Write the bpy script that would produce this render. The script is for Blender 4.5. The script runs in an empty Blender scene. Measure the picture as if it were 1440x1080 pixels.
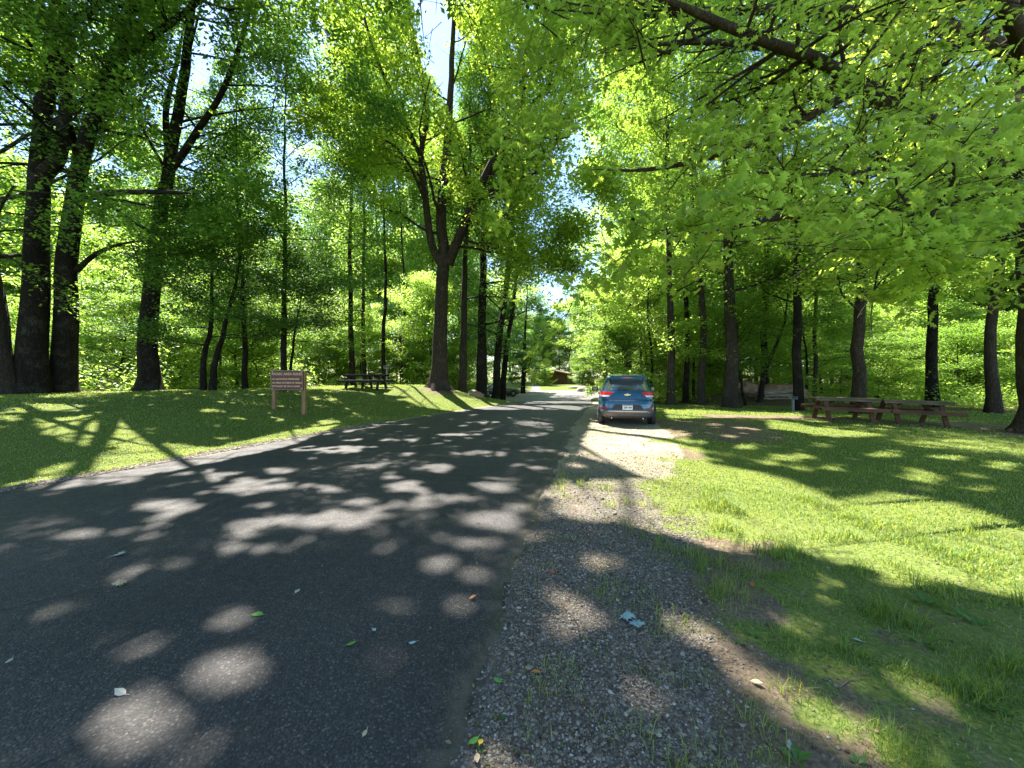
import bpy, math, random
import numpy as np
from mathutils import Vector, Matrix

sc = bpy.context.scene
COL = sc.collection
F = 541.0; CAMH = 1.6; HZ = 528.0      # focal length and horizon of the photograph, in its pixels
rad = math.radians

# ------------------------------------------------------------------ terrain
def _tab(pts):
    pts = np.array(pts, float)
    yy = np.arange(pts[0, 0], pts[-1, 0] + .01, .25)
    xx = np.interp(yy, pts[:, 0], pts[:, 1])
    k = np.ones(9) / 9
    xs = np.convolve(np.pad(xx, 4, mode='edge'), k, mode='valid')
    return yy, xs
_XL = _tab([(-12, -15), (-3, -10), (2, -8.3), (5.2, -7.05), (6.7, -6.45), (9.1, -5.7), (13, -4.3), (17, -2.5), (20, -1.0), (23, .4), (26, .9),
            (30, -.2), (38, -3.5), (46, -6), (58, -6), (70, -6)])
_XR = _tab([(-12, -2.2), (-3, -1.0), (0, -.4), (1.57, -.14), (2.6, -.03), (3.8, .17), (5.1, .47), (9.6, 1.45), (12.4, 2.0), (15.7, 2.9),
            (20, 4.1), (24, 5.2), (28, 6), (34, 8.3), (40, 12), (46, 16), (70, 16)])
def XL(y): return np.interp(y, *_XL)
def XR(y): return np.interp(y, *_XR)
def sst(a, b, x):
    t = np.clip((x - a) / (b - a), 0, 1); return t * t * (3 - 2 * t)
_rs = np.random.RandomState(5)
_NT = _rs.rand(256, 256)
def vnoise(x, y):
    x = np.asarray(x, float); y = np.asarray(y, float)
    xi = np.floor(x).astype(int); yi = np.floor(y).astype(int)
    fx = x - xi; fy = y - yi
    fx = fx * fx * (3 - 2 * fx); fy = fy * fy * (3 - 2 * fy)
    a = _NT[xi & 255, yi & 255]; b = _NT[(xi + 1) & 255, yi & 255]
    c = _NT[xi & 255, (yi + 1) & 255]; d = _NT[(xi + 1) & 255, (yi + 1) & 255]
    return (a * (1 - fx) + b * fx) * (1 - fy) + (c * (1 - fx) + d * fx) * fy
def fbm(x, y, s=1.0, o=4):
    v = 0; a = .5; t = 0
    for i in range(o):
        v = v + a * vnoise(x * s + 17.3 * i, y * s + 9.1 * i); t += a; a *= .5; s *= 2.03
    return v / t
def gauss(x, y, cx, cy, r): return np.exp(-((x - cx) ** 2 + (y - cy) ** 2) / (2 * r * r))
def G(x, y):
    x = np.asarray(x, float); y = np.asarray(y, float)
    z = -.65 * sst(22.5, 33, y) + .62 * sst(53, 80, y)
    d = XL(y) - x
    bank = .95 * sst(0, 9.0, d) * (1 - .75 * sst(26, 36, y)) - 1.3 * sst(15, 32, d)
    z = z + bank
    z = z + .55 * gauss(x, y, -4.3, 21.3, 2.0) * sst(0, 1.5, d)
    e = x - XR(y)
    off = np.maximum(sst(.0, .6, d), sst(.0, .6, e))
    z = z + off * ((fbm(x, y, .5) - .5) * .12 + (fbm(x + 40, y, 2.5, 3) - .5) * .035)
    z = z + .12 * gauss(x, y, 9.8, 13.8, 2.0) + .10 * gauss(x, y, 6.0, 10.2, 1.3) - .04 * sst(0, 1.2, e) * sst(12, 2, y)
    z = z + .55 * gauss(x, y, 14.5, 22.5, 1.6) + .3 * gauss(x, y, 12.2, 23, 1.0)
    return z
def g(x, y): return float(G(x, y))
def at(px, py, Y):
    return np.array([(px - 720) / F * Y, Y, CAMH + (HZ - py) / F * Y])

# ------------------------------------------------------------------ materials
def nmat(name):
    m = bpy.data.materials.new(name); m.use_nodes = True
    nt = m.node_tree; nt.nodes.clear()
    out = nt.nodes.new('ShaderNodeOutputMaterial')
    return m, nt, out
def ramp(nt, fac, stops, interp='LINEAR'):
    r = nt.nodes.new('ShaderNodeValToRGB'); r.color_ramp.interpolation = interp
    e = r.color_ramp.elements
    while len(e) > 1: e.remove(e[-1])
    e[0].position = stops[0][0]; e[0].color = (*stops[0][1], 1)
    for p, c in stops[1:]:
        q = e.new(p); q.color = (*c, 1)
    nt.links.new(fac, r.inputs[0]); return r.outputs[0]
def coord(nt, scale=(1, 1, 1), kind='Object'):
    t = nt.nodes.new('ShaderNodeTexCoord'); m = nt.nodes.new('ShaderNodeMapping')
    m.inputs['Scale'].default_value = scale
    nt.links.new(t.outputs[kind], m.inputs[0]); return m.outputs[0]
def noise(nt, vec, scale, detail=4, rough=.6, dist=0):
    n = nt.nodes.new('ShaderNodeTexNoise'); n.inputs['Scale'].default_value = scale
    n.inputs['Detail'].default_value = detail; n.inputs['Roughness'].default_value = rough; n.inputs['Distortion'].default_value = dist
    nt.links.new(vec, n.inputs['Vector']); return n.outputs['Fac']
def voro(nt, vec, scale, feature='F1', out='Distance', rnd=1):
    n = nt.nodes.new('ShaderNodeTexVoronoi'); n.feature = feature; n.inputs['Scale'].default_value = scale; n.inputs['Randomness'].default_value = rnd
    nt.links.new(vec, n.inputs['Vector']); return n.outputs[out]
def mix(nt, fac, a, b, mode='MIX'):
    n = nt.nodes.new('ShaderNodeMix'); n.data_type = 'RGBA'; n.blend_type = mode
    for s, v in ((0, fac), (6, a), (7, b)):
        if hasattr(v, 'is_linked') or isinstance(v, bpy.types.NodeSocket): nt.links.new(v, n.inputs[s])
        else: n.inputs[s].default_value = v if s == 0 else (*v, 1)
    return n.outputs[2]
def math_(nt, op, a, b=0.0, c=None):
    n = nt.nodes.new('ShaderNodeMath'); n.operation = op
    for i, v in enumerate((a, b) if c is None else (a, b, c)):
        if isinstance(v, bpy.types.NodeSocket): nt.links.new(v, n.inputs[i])
        else: n.inputs[i].default_value = v
    return n.outputs[0]
def princ(nt, out, col, rough=.7, spec=.3, metal=0, coat=0, bump=None, bstr=.4, bdist=.01):
    p = nt.nodes.new('ShaderNodeBsdfPrincipled')
    if isinstance(col, bpy.types.NodeSocket): nt.links.new(col, p.inputs['Base Color'])
    else: p.inputs['Base Color'].default_value = (*col, 1)
    if isinstance(rough, bpy.types.NodeSocket): nt.links.new(rough, p.inputs['Roughness'])
    else: p.inputs['Roughness'].default_value = rough
    p.inputs['Specular IOR Level'].default_value = spec
    p.inputs['Metallic'].default_value = metal
    p.inputs['Coat Weight'].default_value = coat; p.inputs['Coat Roughness'].default_value = .03
    if bump is not None:
        b = nt.nodes.new('ShaderNodeBump'); b.inputs['Strength'].default_value = bstr; b.inputs['Distance'].default_value = bdist
        nt.links.new(bump, b.inputs['Height']); nt.links.new(b.outputs[0], p.inputs['Normal'])
    if out is not None: nt.links.new(p.outputs[0], out.inputs[0])
    return p
def simple(name, col, rough=.6, spec=.3, metal=0, coat=0, var=.15, scale=8, bstr=0.0):
    m, nt, out = nmat(name)
    v = coord(nt); n = noise(nt, v, scale)
    c = ramp(nt, n, [(.3, tuple(x * (1 - var) for x in col)), (.7, tuple(min(1, x * (1 + var)) for x in col))])
    princ(nt, out, c, rough, spec, metal, coat, n if bstr else None, bstr)
    return m
def attr(nt, name, out='Fac'):
    a = nt.nodes.new('ShaderNodeAttribute'); a.attribute_name = name; return a.outputs[out]

def leaf_mat(name, dark, mid, light, trans, tw=.5, rough=.45):
    m, nt, out = nmat(name)
    a = attr(nt, 'v')
    c = ramp(nt, a, [(0, dark), (.5, mid), (1, light)])
    ct = ramp(nt, a, [(0, tuple(x * .62 for x in trans)), (.6, trans), (1, tuple(min(.95, x * 1.25) for x in trans))])
    p = princ(nt, None, c, rough, .55)
    t = nt.nodes.new('ShaderNodeBsdfTranslucent'); nt.links.new(ct, t.inputs[0])
    mx = nt.nodes.new('ShaderNodeMixShader'); mx.inputs[0].default_value = tw
    nt.links.new(p.outputs[0], mx.inputs[1]); nt.links.new(t.outputs[0], mx.inputs[2]); nt.links.new(mx.outputs[0], out.inputs[0])
    return m
M = {}
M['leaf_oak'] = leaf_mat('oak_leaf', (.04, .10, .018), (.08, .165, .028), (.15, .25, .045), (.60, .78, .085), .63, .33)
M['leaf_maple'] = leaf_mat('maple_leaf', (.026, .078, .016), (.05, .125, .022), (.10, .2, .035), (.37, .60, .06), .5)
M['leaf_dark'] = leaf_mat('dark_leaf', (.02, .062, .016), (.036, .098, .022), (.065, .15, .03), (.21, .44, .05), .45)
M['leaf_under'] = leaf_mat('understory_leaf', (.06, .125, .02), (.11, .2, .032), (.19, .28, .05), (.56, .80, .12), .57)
M['grass_blade'] = leaf_mat('grass_blade', (.040, .11, .020), (.09, .19, .030), (.32, .345, .085), (.54, .63, .09), .40, .5)

def bark_mat(name, a, b, lichen, lam=.5):
    m, nt, out = nmat(name)
    v = coord(nt, (1, 1, .13)); v2 = coord(nt)
    n1 = noise(nt, v, 16, 6, .7, 1.2); n4 = noise(nt, v2, 22, 5, .7)
    rdg = math_(nt, 'MULTIPLY', math_(nt, 'ABSOLUTE', math_(nt, 'SUBTRACT', n1, .5)), 3.2)
    h = math_(nt, 'ADD', math_(nt, 'MULTIPLY', rdg, .75), math_(nt, 'MULTIPLY', n4, .45))
    c = ramp(nt, h, [(.2, a), (.75, b)])
    n2 = noise(nt, v2, 2.2, 5, .7); n3 = noise(nt, v2, 30, 3, .6)
    l = math_(nt, 'MULTIPLY', ramp(nt, n2, [(.5, (0, 0, 0)), (.68, (1, 1, 1))]), ramp(nt, n3, [(.45, (0, 0, 0)), (.6, (1, 1, 1))]))
    c = mix(nt, math_(nt, 'MULTIPLY', l, lam), c, lichen)
    princ(nt, out, c, .9, .15, bump=h, bstr=.9, bdist=.03)
    return m
M['bark_dark'] = bark_mat('dark_furrowed_bark', (.008, .006, .005), (.042, .034, .026), (.15, .17, .12), .5)
M['bark_oak'] = bark_mat('oak_bark', (.022, .016, .012), (.13, .10, .072), (.15, .15, .10), .5)
M['bark_grey'] = bark_mat('grey_bark', (.02, .017, .014), (.105, .088, .066), (.14, .15, .10), .45)

def build_ground_mat():
    m, nt, out = nmat('ground_cover')
    v = coord(nt)
    gr, gv, di = attr(nt, 'grass'), attr(nt, 'gravel'), attr(nt, 'litter')
    n1 = noise(nt, v, 3, 6, .65); n2 = noise(nt, v, 40, 3, .6); n3 = noise(nt, v, .7, 3, .5)
    dirt = ramp(nt, n1, [(.3, (.085, .06, .04)), (.55, (.16, .115, .075)), (.75, (.25, .19, .125))])
    dirt = mix(nt, .35, dirt, ramp(nt, n2, [(.35, (.06, .045, .03)), (.65, (.27, .215, .155))]))
    soilg = ramp(nt, n2, [(.3, (.04, .075, .018)), (.5, (.09, .14, .028)), (.7, (.20, .21, .06))])
    soilg = mix(nt, math_(nt, 'MULTIPLY', n3, .5), soilg, (.20, .20, .05))
    st = voro(nt, v, 55, 'F1', 'Color'); sd = voro(nt, v, 55)
    sep = nt.nodes.new('ShaderNodeSeparateColor'); nt.links.new(st, sep.inputs[0])
    gcol = ramp(nt, sep.outputs[0], [(0, (.06, .052, .045)), (.5, (.14, .125, .108)), (.85, (.21, .195, .175)), (1, (.34, .32, .30))])
    gcol = mix(nt, ramp(nt, sd, [(.2, (0, 0, 0)), (.6, (.75, .75, .75))]), gcol, (.10, .085, .065))
    gcol = mix(nt, ramp(nt, n1, [(.45, (0, 0, 0)), (.7, (.6, .6, .6))]), gcol, dirt)
    lit = ramp(nt, n2, [(.3, (.055, .035, .02)), (.55, (.13, .085, .05)), (.75, (.24, .17, .10))])
    lit = mix(nt, ramp(nt, n1, [(.5, (0, 0, 0)), (.6, (.7, .7, .7))]), lit, (.05, .11, .02))
    def edge(a, amt=.5):
        x = math_(nt, 'ADD', a, math_(nt, 'MULTIPLY', math_(nt, 'SUBTRACT', n1, .5), amt * 2))
        return ramp(nt, x, [(.4, (0, 0, 0)), (.6, (1, 1, 1))])
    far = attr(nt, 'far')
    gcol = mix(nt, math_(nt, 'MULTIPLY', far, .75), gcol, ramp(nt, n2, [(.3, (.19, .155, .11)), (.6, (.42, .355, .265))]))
    c = mix(nt, edge(gv), dirt, gcol)
    c = mix(nt, edge(gr), c, soilg)
    c = mix(nt, edge(di), c, lit)
    hh = math_(nt, 'ADD', math_(nt, 'MULTIPLY', math_(nt, 'SUBTRACT', 1.0, sd), .6), n2)
    princ(nt, out, c, .95, .15, bump=hh, bstr=.7, bdist=.012)
    return m
M['ground'] = build_ground_mat()

def noise_warp(nt, v, amt, sc_):
    n = nt.nodes.new('ShaderNodeTexNoise'); n.inputs['Scale'].default_value = sc_; n.inputs['Detail'].default_value = 4; nt.links.new(v, n.inputs['Vector'])
    m = nt.nodes.new('ShaderNodeMix'); m.data_type = 'VECTOR'; m.inputs[0].default_value = amt * .5
    nt.links.new(v, m.inputs[4]); nt.links.new(n.outputs['Color'], m.inputs[5]); return m.outputs[1]
def build_asphalt(name, k=1.0, warm=0):
    m, nt, out = nmat(name)
    v = coord(nt)
    a = voro(nt, v, 95, 'F1', 'Color'); d = voro(nt, v, 95)
    sep = nt.nodes.new('ShaderNodeSeparateColor'); nt.links.new(a, sep.inputs[0])
    c = ramp(nt, sep.outputs[0], [(0, (.045 * k, .042 * k, .042 * k)), (.6, (.075 * k, .07 * k, .068 * k)), (.9, (.12 * k, .108 * k, .10 * k)), (1, (.21 * k, .195 * k, .18 * k))])
    c = mix(nt, ramp(nt, d, [(.35, (0, 0, 0)), (.8, (.8, .8, .8))]), c, (.035 * k, .034 * k, .035 * k))
    n = noise(nt, v, .5, 5, .6); n2 = noise(nt, coord(nt, (1, .25, 1)), 1.1, 4, .6)
    c = mix(nt, 1.0, c, ramp(nt, n, [(.3, (.8, .8, .82)), (.7, (1.25, 1.2, 1.16))]), 'MULTIPLY')
    c = mix(nt, 1.0, c, ramp(nt, n2, [(.35, (.9, .9, .9)), (.7, (1.12, 1.1, 1.08))]), 'MULTIPLY')
    el = attr(nt, 'edge')
    n3 = noise(nt, v, 7, 5, .7)
    e2 = ramp(nt, math_(nt, 'ADD', el, math_(nt, 'MULTIPLY', math_(nt, 'SUBTRACT', n3, .5), .9)), [(.5, (0, 0, 0)), (.75, (1, 1, 1))])
    c = mix(nt, math_(nt, 'MULTIPLY', e2, .6), c, ramp(nt, n3, [(.35, (.05, .06, .02)), (.6, (.14, .11, .08))]))
    cr = voro(nt, noise_warp(nt, v, .5, 1.6), .75, 'DISTANCE_TO_EDGE')
    crk = math_(nt, 'MULTIPLY', ramp(nt, cr, [(.0, (1, 1, 1)), (.012, (0, 0, 0))]), ramp(nt, noise(nt, v, .33, 3), [(.50, (0, 0, 0)), (.58, (1, 1, 1))]))
    c = mix(nt, math_(nt, 'MULTIPLY', crk, .75), c, (.018, .017, .016))
    n5 = noise(nt, coord(nt, (1.6, .22, 1)), 2.3, 5, .65)
    c = mix(nt, ramp(nt, n5, [(.58, (0, 0, 0)), (.72, (.35, .35, .35))]), c, (.12 * k, .108 * k, .095 * k))
    h = math_(nt, 'SUBTRACT', math_(nt, 'SUBTRACT', 1.0, d), math_(nt, 'MULTIPLY', crk, 2.0))
    p = princ(nt, out, c, ramp(nt, n3, [(.3, (.6, .6, .6)), (.7, (.85, .85, .85))]), .4, bump=h, bstr=.6, bdist=.006)
    return m
M['asphalt'] = build_asphalt('asphalt', .70)
M['lot'] = build_asphalt('worn_asphalt', 2.2)

def wood_mat(name, a, b, sc_=(1, 1, 1)):
    m, nt, out = nmat(name)
    v = coord(nt, sc_)
    n = noise(nt, v, 14, 6, .65, .4); n2 = noise(nt, coord(nt), 1.7, 3)
    c = ramp(nt, n, [(.3, a), (.7, b)])
    c = mix(nt, 1.0, c, ramp(nt, n2, [(.3, (.75, .75, .75)), (.7, (1.2, 1.15, 1.1))]), 'MULTIPLY')
    princ(nt, out, c, .75, .25, bump=n, bstr=.35, bdist=.006)
    return m
M['table_wood'] = wood_mat('weathered_brown_timber', (.05, .026, .015), (.15, .08, .048), (.12, 1, 1))
M['table_top'] = wood_mat('weathered_table_top', (.09, .07, .045), (.19, .15, .10), (.12, 1, 1))
M['table_dark'] = wood_mat('dark_painted_timber', (.012, .011, .010), (.03, .027, .024), (.12, 1, 1))
M['post_wood'] = wood_mat('tan_post_timber', (.20, .115, .05), (.38, .24, .12), (1, 1, .1))
M['sign_brown'] = simple('sign_brown_paint', (.15, .052, .048), .55, .3, var=.1, scale=5)
M['sign_edge'] = simple('sign_edge_wood', (.30, .20, .13), .7)
M['sign_text'] = simple('sign_cream_letters', (.62, .46, .24), .6)
M['bolt'] = simple('bolt_steel', (.7, .7, .7), .35, .5, .8)
M['shed_wall'] = wood_mat('brown_shed_boards', (.10, .05, .04), (.18, .085, .065), (1, 1, .1))
M['shed_yellow'] = wood_mat('tan_shed_side', (.35, .22, .07), (.45, .30, .10), (1, 1, .1))
M['shed_roof'] = simple('pale_roof_shingle', (.42, .33, .26), .85, var=.25, scale=12)
M['rock'] = simple('pale_rock', (.36, .32, .27), .9, .2, var=.4, scale=5, bstr=.5)
M['rock_brown'] = simple('brown_rock', (.30, .19, .13), .9, .2, var=.4, scale=3, bstr=.5)
M['log'] = wood_mat('grey_log', (.10, .08, .06), (.34, .28, .22), (.2, 1, 1))
M['iron'] = simple('black_iron', (.02, .02, .02), .6, .4)
M['galv'] = simple('grey_painted_steel', (.20, .20, .19), .5, .4)
M['concrete'] = simple('path_concrete', (.15, .155, .16), .85, .2)
def pebble_mat():
    m, nt, out = nmat('crushed_stone')
    a = attr(nt, 'v')
    c = ramp(nt, a, [(0, (.06, .043, .029)), (.35, (.14, .11, .080)), (.7, (.22, .18, .135)), (.93, (.29, .25, .20)), (1, (.42, .385, .33))])
    princ(nt, out, c, .85, .3); return m
M['pebble'] = pebble_mat()

# car
def paint(name, col):
    m, nt, out = nmat(name)
    v = coord(nt); n = noise(nt, v, 260, 2)
    c = ramp(nt, n, [(.3, tuple(x * .85 for x in col)), (.7, tuple(x * 1.2 for x in col))])
    princ(nt, out, c, .32, .6, .35, 1.0); return m
M['car_blue'] = paint('blue_metallic_paint', (.006, .085, .175))
M['car_grey'] = paint('silver_green_paint', (.05, .06, .055))
M['glass_dark'] = simple('tinted_glass', (.16, .19, .21), .05, .9, .6, coat=1.0, var=.02)
M['car_plastic'] = simple('black_trim_plastic', (.035, .035, .038), .5, .35)
M['car_lower'] = simple('grey_bumper_plastic', (.15, .13, .12), .4, .45, .2)
M['car_silver'] = simple('silver_trim', (.62, .6, .6), .3, .5, .6)
M['tyre'] = simple('tyre_rubber', (.018, .017, .016), .85, .2)
M['rim'] = simple('alloy_rim', (.35, .35, .36), .35, .5, .8)
M['red_lamp'] = simple('red_lamp_lens', (.62, .012, .02), .12, .6, coat=1.0)
M['clear_lamp'] = simple('clear_lamp_lens', (.75, .72, .72), .12, .6, coat=1.0)
M['gold'] = simple('gold_emblem', (.72, .50, .22), .3, .5, .7)
M['plate'] = simple('plate_white', (.78, .8, .8), .4, .3, var=.03)
M['plate_ink'] = simple('plate_ink', (.03, .06, .06), .5)
M['plate_band'] = simple('plate_band', (.09, .07, .12), .5)

# ------------------------------------------------------------------ mesh helpers
def link(o, parent=None):
    COL.objects.link(o)
    if parent is not None: o.parent = parent
    return o
def np_mesh(name, co, loops, starts, mat, vattr=None, smooth=False, attrs=None):
    me = bpy.data.meshes.new(name)
    me.vertices.add(len(co)); me.loops.add(len(loops)); me.polygons.add(len(starts))
    me.vertices.foreach_set('co', np.ascontiguousarray(co, np.float32).ravel())
    me.loops.foreach_set('vertex_index', np.ascontiguousarray(loops, np.int32))
    me.polygons.foreach_set('loop_start', np.ascontiguousarray(starts, np.int32))
    if smooth: me.polygons.foreach_set('use_smooth', np.ones(len(starts), bool))
    else: me.polygons.foreach_set('use_smooth', np.zeros(len(starts), bool))
    for nm, arr in dict({'v': vattr} if vattr is not None else {}, **(attrs or {})).items():
        at_ = me.attributes.new(nm, 'FLOAT', 'POINT'); at_.data.foreach_set('value', np.ascontiguousarray(arr, np.float32))
    me.update(calc_edges=True)
    me.materials.append(mat)
    return me
class MB:
    def __init__(s): s.v = []; s.f = []
    def add(s, verts, faces, mtx=None):
        o = len(s.v)
        for p in verts:
            p = Vector(p)
            if mtx is not None: p = mtx @ p
            s.v.append(tuple(p))
        s.f += [tuple(i + o for i in f) for f in faces]
    def box(s, c, d, mtx=None, bev=0.0):
        x, y, z = (a / 2 for a in d)
        if bev <= 0:
            V = [(c[0] + i * x, c[1] + j * y, c[2] + k * z) for i in (-1, 1) for j in (-1, 1) for k in (-1, 1)]
            s.add(V, [(0, 1, 3, 2), (4, 6, 7, 5), (0, 4, 5, 1), (2, 3, 7, 6), (0, 2, 6, 4), (1, 5, 7, 3)], mtx)
        else:   # chamfered box
            b = bev; V = []
            for i in (-1, 1):
                for j in (-1, 1):
                    for k in (-1, 1):
                        V += [(c[0] + i * x, c[1] + j * (y - b), c[2] + k * (z - b)), (c[0] + i * (x - b), c[1] + j * y, c[2] + k * (z - b)), (c[0] + i * (x - b), c[1] + j * (y - b), c[2] + k * z)]
            I = lambda i, j, k, a: ((i > 0) * 4 + (j > 0) * 2 + (k > 0)) * 3 + a
            Fc = []
            for sg in (-1, 1):
                Fc.append([I(sg, -1, -1, 0), I(sg, 1, -1, 0), I(sg, 1, 1, 0), I(sg, -1, 1, 0)][::sg])
                Fc.append([I(-1, sg, -1, 1), I(1, sg, -1, 1), I(1, sg, 1, 1), I(-1, sg, 1, 1)][::-sg])
                Fc.append([I(-1, -1, sg, 2), I(1, -1, sg, 2), I(1, 1, sg, 2), I(-1, 1, sg, 2)][::sg])
            for p in (-1, 1):
                for q in (-1, 1):
                    Fc.append([I(p, q, -1, 0), I(p, q, -1, 1), I(p, q, 1, 1), I(p, q, 1, 0)])
                    Fc.append([I(p, -1, q, 0), I(p, -1, q, 2), I(p, 1, q, 2), I(p, 1, q, 0)])
                    Fc.append([I(-1, p, q, 1), I(-1, p, q, 2), I(1, p, q, 2), I(1, p, q, 1)])
            for i in (-1, 1):
                for j in (-1, 1):
                    for k in (-1, 1): Fc.append([I(i, j, k, 0), I(i, j, k, 1), I(i, j, k, 2)])
            s.add(V, Fc, mtx)
    def bar(s, p, q, w, h, bev=.004):
        p = Vector(p); q = Vector(q); d = q - p; L = d.length
        m = Matrix.Translation((p + q) / 2) @ d.to_track_quat('X', 'Z').to_matrix().to_4x4()
        s.box((0, 0, 0), (L, w, h), m, bev)
    def lathe(s, prof, n=16, mtx=None, closed=True):
        V = []; Fc = []
        for r, z in prof:
            for i in range(n):
                a = 2 * math.pi * i / n; V.append((r * math.cos(a), r * math.sin(a), z))
        for j in range(len(prof) - 1):
            for i in range(n):
                k = (i + 1) % n; Fc.append((j * n + i, j * n + k, (j + 1) * n + k, (j + 1) * n + i))
        if closed:
            Fc.append(tuple(range(n))[::-1]); Fc.append(tuple((len(prof) - 1) * n + i for i in range(n)))
        s.add(V, Fc, mtx)
    def grid(s, P):      # P[i][j] points
        n = len(P); m = len(P[0]); V = [p for r in P for p in r]
        s.add(V, [(i * m + j, i * m + j + 1, (i + 1) * m + j + 1, (i + 1) * m + j) for i in range(n - 1) for j in range(m - 1)])
    def build(s, name, mat, parent=None, smooth=False, auto=None):
        me = bpy.data.meshes.new(name); me.from_pydata(s.v, [], s.f); me.update()
        import bmesh
        bm = bmesh.new(); bm.from_mesh(me); bmesh.ops.recalc_face_normals(bm, faces=bm.faces); bm.to_mesh(me); bm.free()
        me.materials.append(mat)
        if smooth:
            for p in me.polygons: p.use_smooth = True
            if auto is not None:
                try: me.set_sharp_from_angle(angle=rad(auto))
                except Exception: pass
        return link(bpy.data.objects.new(name, me), parent)
def tag(o, label=None, cat=None, group=None, kind=None):
    if label: o['label'] = label
    if cat: o['category'] = cat
    if group: o['group'] = group
    if kind: o['kind'] = kind
    return o
def empty(name, loc, rz=0):
    o = bpy.data.objects.new(name, None); o.location = loc; o.rotation_euler = (0, 0, rz); o.empty_display_size = .2
    return link(o)
def copy_tree(o, parent=None):
    c = o.copy(); COL.objects.link(c)
    if parent is not None: c.parent = parent
    for ch in list(o.children): copy_tree(ch, c)
    return c
def text_mesh(name, txt, size, mat, parent, loc, rot, ext=.002, align='LEFT', width=None, bold=0.0):
    cu = bpy.data.curves.new(name, 'FONT'); cu.body = txt; cu.size = size; cu.extrude = ext; cu.align_x = align; cu.offset = bold; cu.resolution_u = 3
    o = bpy.data.objects.new(name, cu); COL.objects.link(o)
    bpy.context.view_layer.update()
    me = bpy.data.meshes.new_from_object(o.evaluated_get(bpy.context.evaluated_depsgraph_get()))
    bpy.data.objects.remove(o)
    me.name = name; me.materials.clear(); me.materials.append(mat)
    if width:
        xs = [v.co.x for v in me.vertices]; k = width / (max(xs) - min(xs)); x0 = min(xs)
        for v in me.vertices: v.co.x = (v.co.x - x0) * k
    r = bpy.data.objects.new(name, me); link(r, parent); r.location = loc; r.rotation_euler = rot
    return r

# ------------------------------------------------------------------ sun
SUN_EL, SUN_AZ = 56.0, 32.0       # azimuth measured from +Y towards -X
S = np.array([-math.sin(rad(SUN_AZ)) * math.cos(rad(SUN_EL)), math.cos(rad(SUN_AZ)) * math.cos(rad(SUN_EL)), math.sin(rad(SUN_EL))])

# gaps of the canopy: patches of ground the sun reaches, traced as ground positions seen in the photograph
SUNNY = [
 [(832, 588), (812, 640), (860, 655), (905, 672), (840, 674), (775, 690), (778, 724), (880, 742), (960, 762), (1030, 782), (1100, 768), (1180, 790), (1300, 815), (1440, 850),
  (1600, 880), (1600, 760), (1440, 735), (1330, 702), (1240, 690), (1180, 702), (1090, 668), (1000, 652), (985, 630), (960, 612), (940, 604), (900, 604)],
 [(935, 885), (1000, 915), (1030, 955), (1080, 995), (1180, 1060), (1230, 1090), (1340, 1090), (1270, 1040), (1170, 985), (1065, 950), (1005, 885), (960, 862)],
 [(736, 568), (850, 568), (880, 551), (790, 551), (764, 561)],
 [(640, 577), (815, 577), (830, 571), (700, 570)],
 [(20, 568), (120, 569), (110, 578), (20, 580)],
 [(45, 590), (150, 583), (215, 606), (205, 632), (120, 628), (60, 612)],
 [(110, 645), (200, 622), (300, 628), (420, 604), (480, 596), (400, 632), (220, 668), (40, 696), (50, 662)],
 [(590, 556), (640, 556), (705, 568), (650, 580), (600, 574), (560, 562)],
 [(930, 571), (1130, 578), (1130, 588), (940, 588)],
 [(1080, 590), (1150, 600), (1250, 612), (1180, 616), (1080, 602)],
]
SPOTS = [(175, 920, 52, 29), (55, 965, 42, 15), (330, 875, 32, 18), (320, 955, 50, 30), (190, 1035, 85, 55), (50, 1062, 50, 28), (670, 807, 32, 17), (615, 795, 20, 10),
 (640, 857, 17, 10), (550, 930, 26, 14), (545, 855, 36, 12), (345, 747, 44, 17), (330, 777, 38, 9), (475, 735, 72, 18), (630, 707, 44, 13), (560, 687, 32, 9), (340, 685, 72, 13),
 (220, 717, 52, 11), (150, 755, 60, 8), (280, 668, 46, 7), (690, 735, 32, 15), (700, 685, 34, 8), (470, 634, 60, 6), (0, 777, 24, 7), (455, 690, 30, 7), (400, 665, 30, 6),
 (560, 640, 30, 4), (680, 640, 34, 4), (720, 655, 34, 4), (650, 612, 30, 3), (560, 620, 26, 3), (740, 612, 34, 3), (620, 660, 26, 5), (760, 635, 26, 4), (690, 595, 40, 2.5),
 (810, 872, 42, 16), (905, 985, 50, 20), (950, 935, 30, 16), (465, 592, 24, 5), (300, 578, 18, 3), (520, 660, 24, 5), (840, 790, 26, 10), (740, 755, 20, 8),
 (960, 610, 18, 4), (1000, 598, 20, 3), (1030, 612, 18, 4), (1050, 628, 20, 4), (990, 622, 18, 4), (1120, 640, 30, 7), (1180, 655, 30, 6), (1290, 672, 36, 8), (1380, 690, 30, 8),
 (1250, 640, 26, 5), (1330, 645, 26, 5), (1410, 655, 26, 6), (1080, 650, 20, 5), (1160, 625, 24, 4), (1350, 620, 30, 3), (420, 700, 22, 6), (100, 720, 22, 5), (250, 800, 20, 7)]
def pip(px, py, poly):
    ins = np.zeros(px.shape, bool); n = len(poly)
    for i in range(n):
        x1, y1 = poly[i]; x2, y2 = poly[(i + 1) % n]
        if y1 == y2: continue
        c = ((y1 > py) != (y2 > py)) & (px < (x2 - x1) * (py - y1) / (y2 - y1) + x1)
        ins ^= c
    return ins
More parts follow.
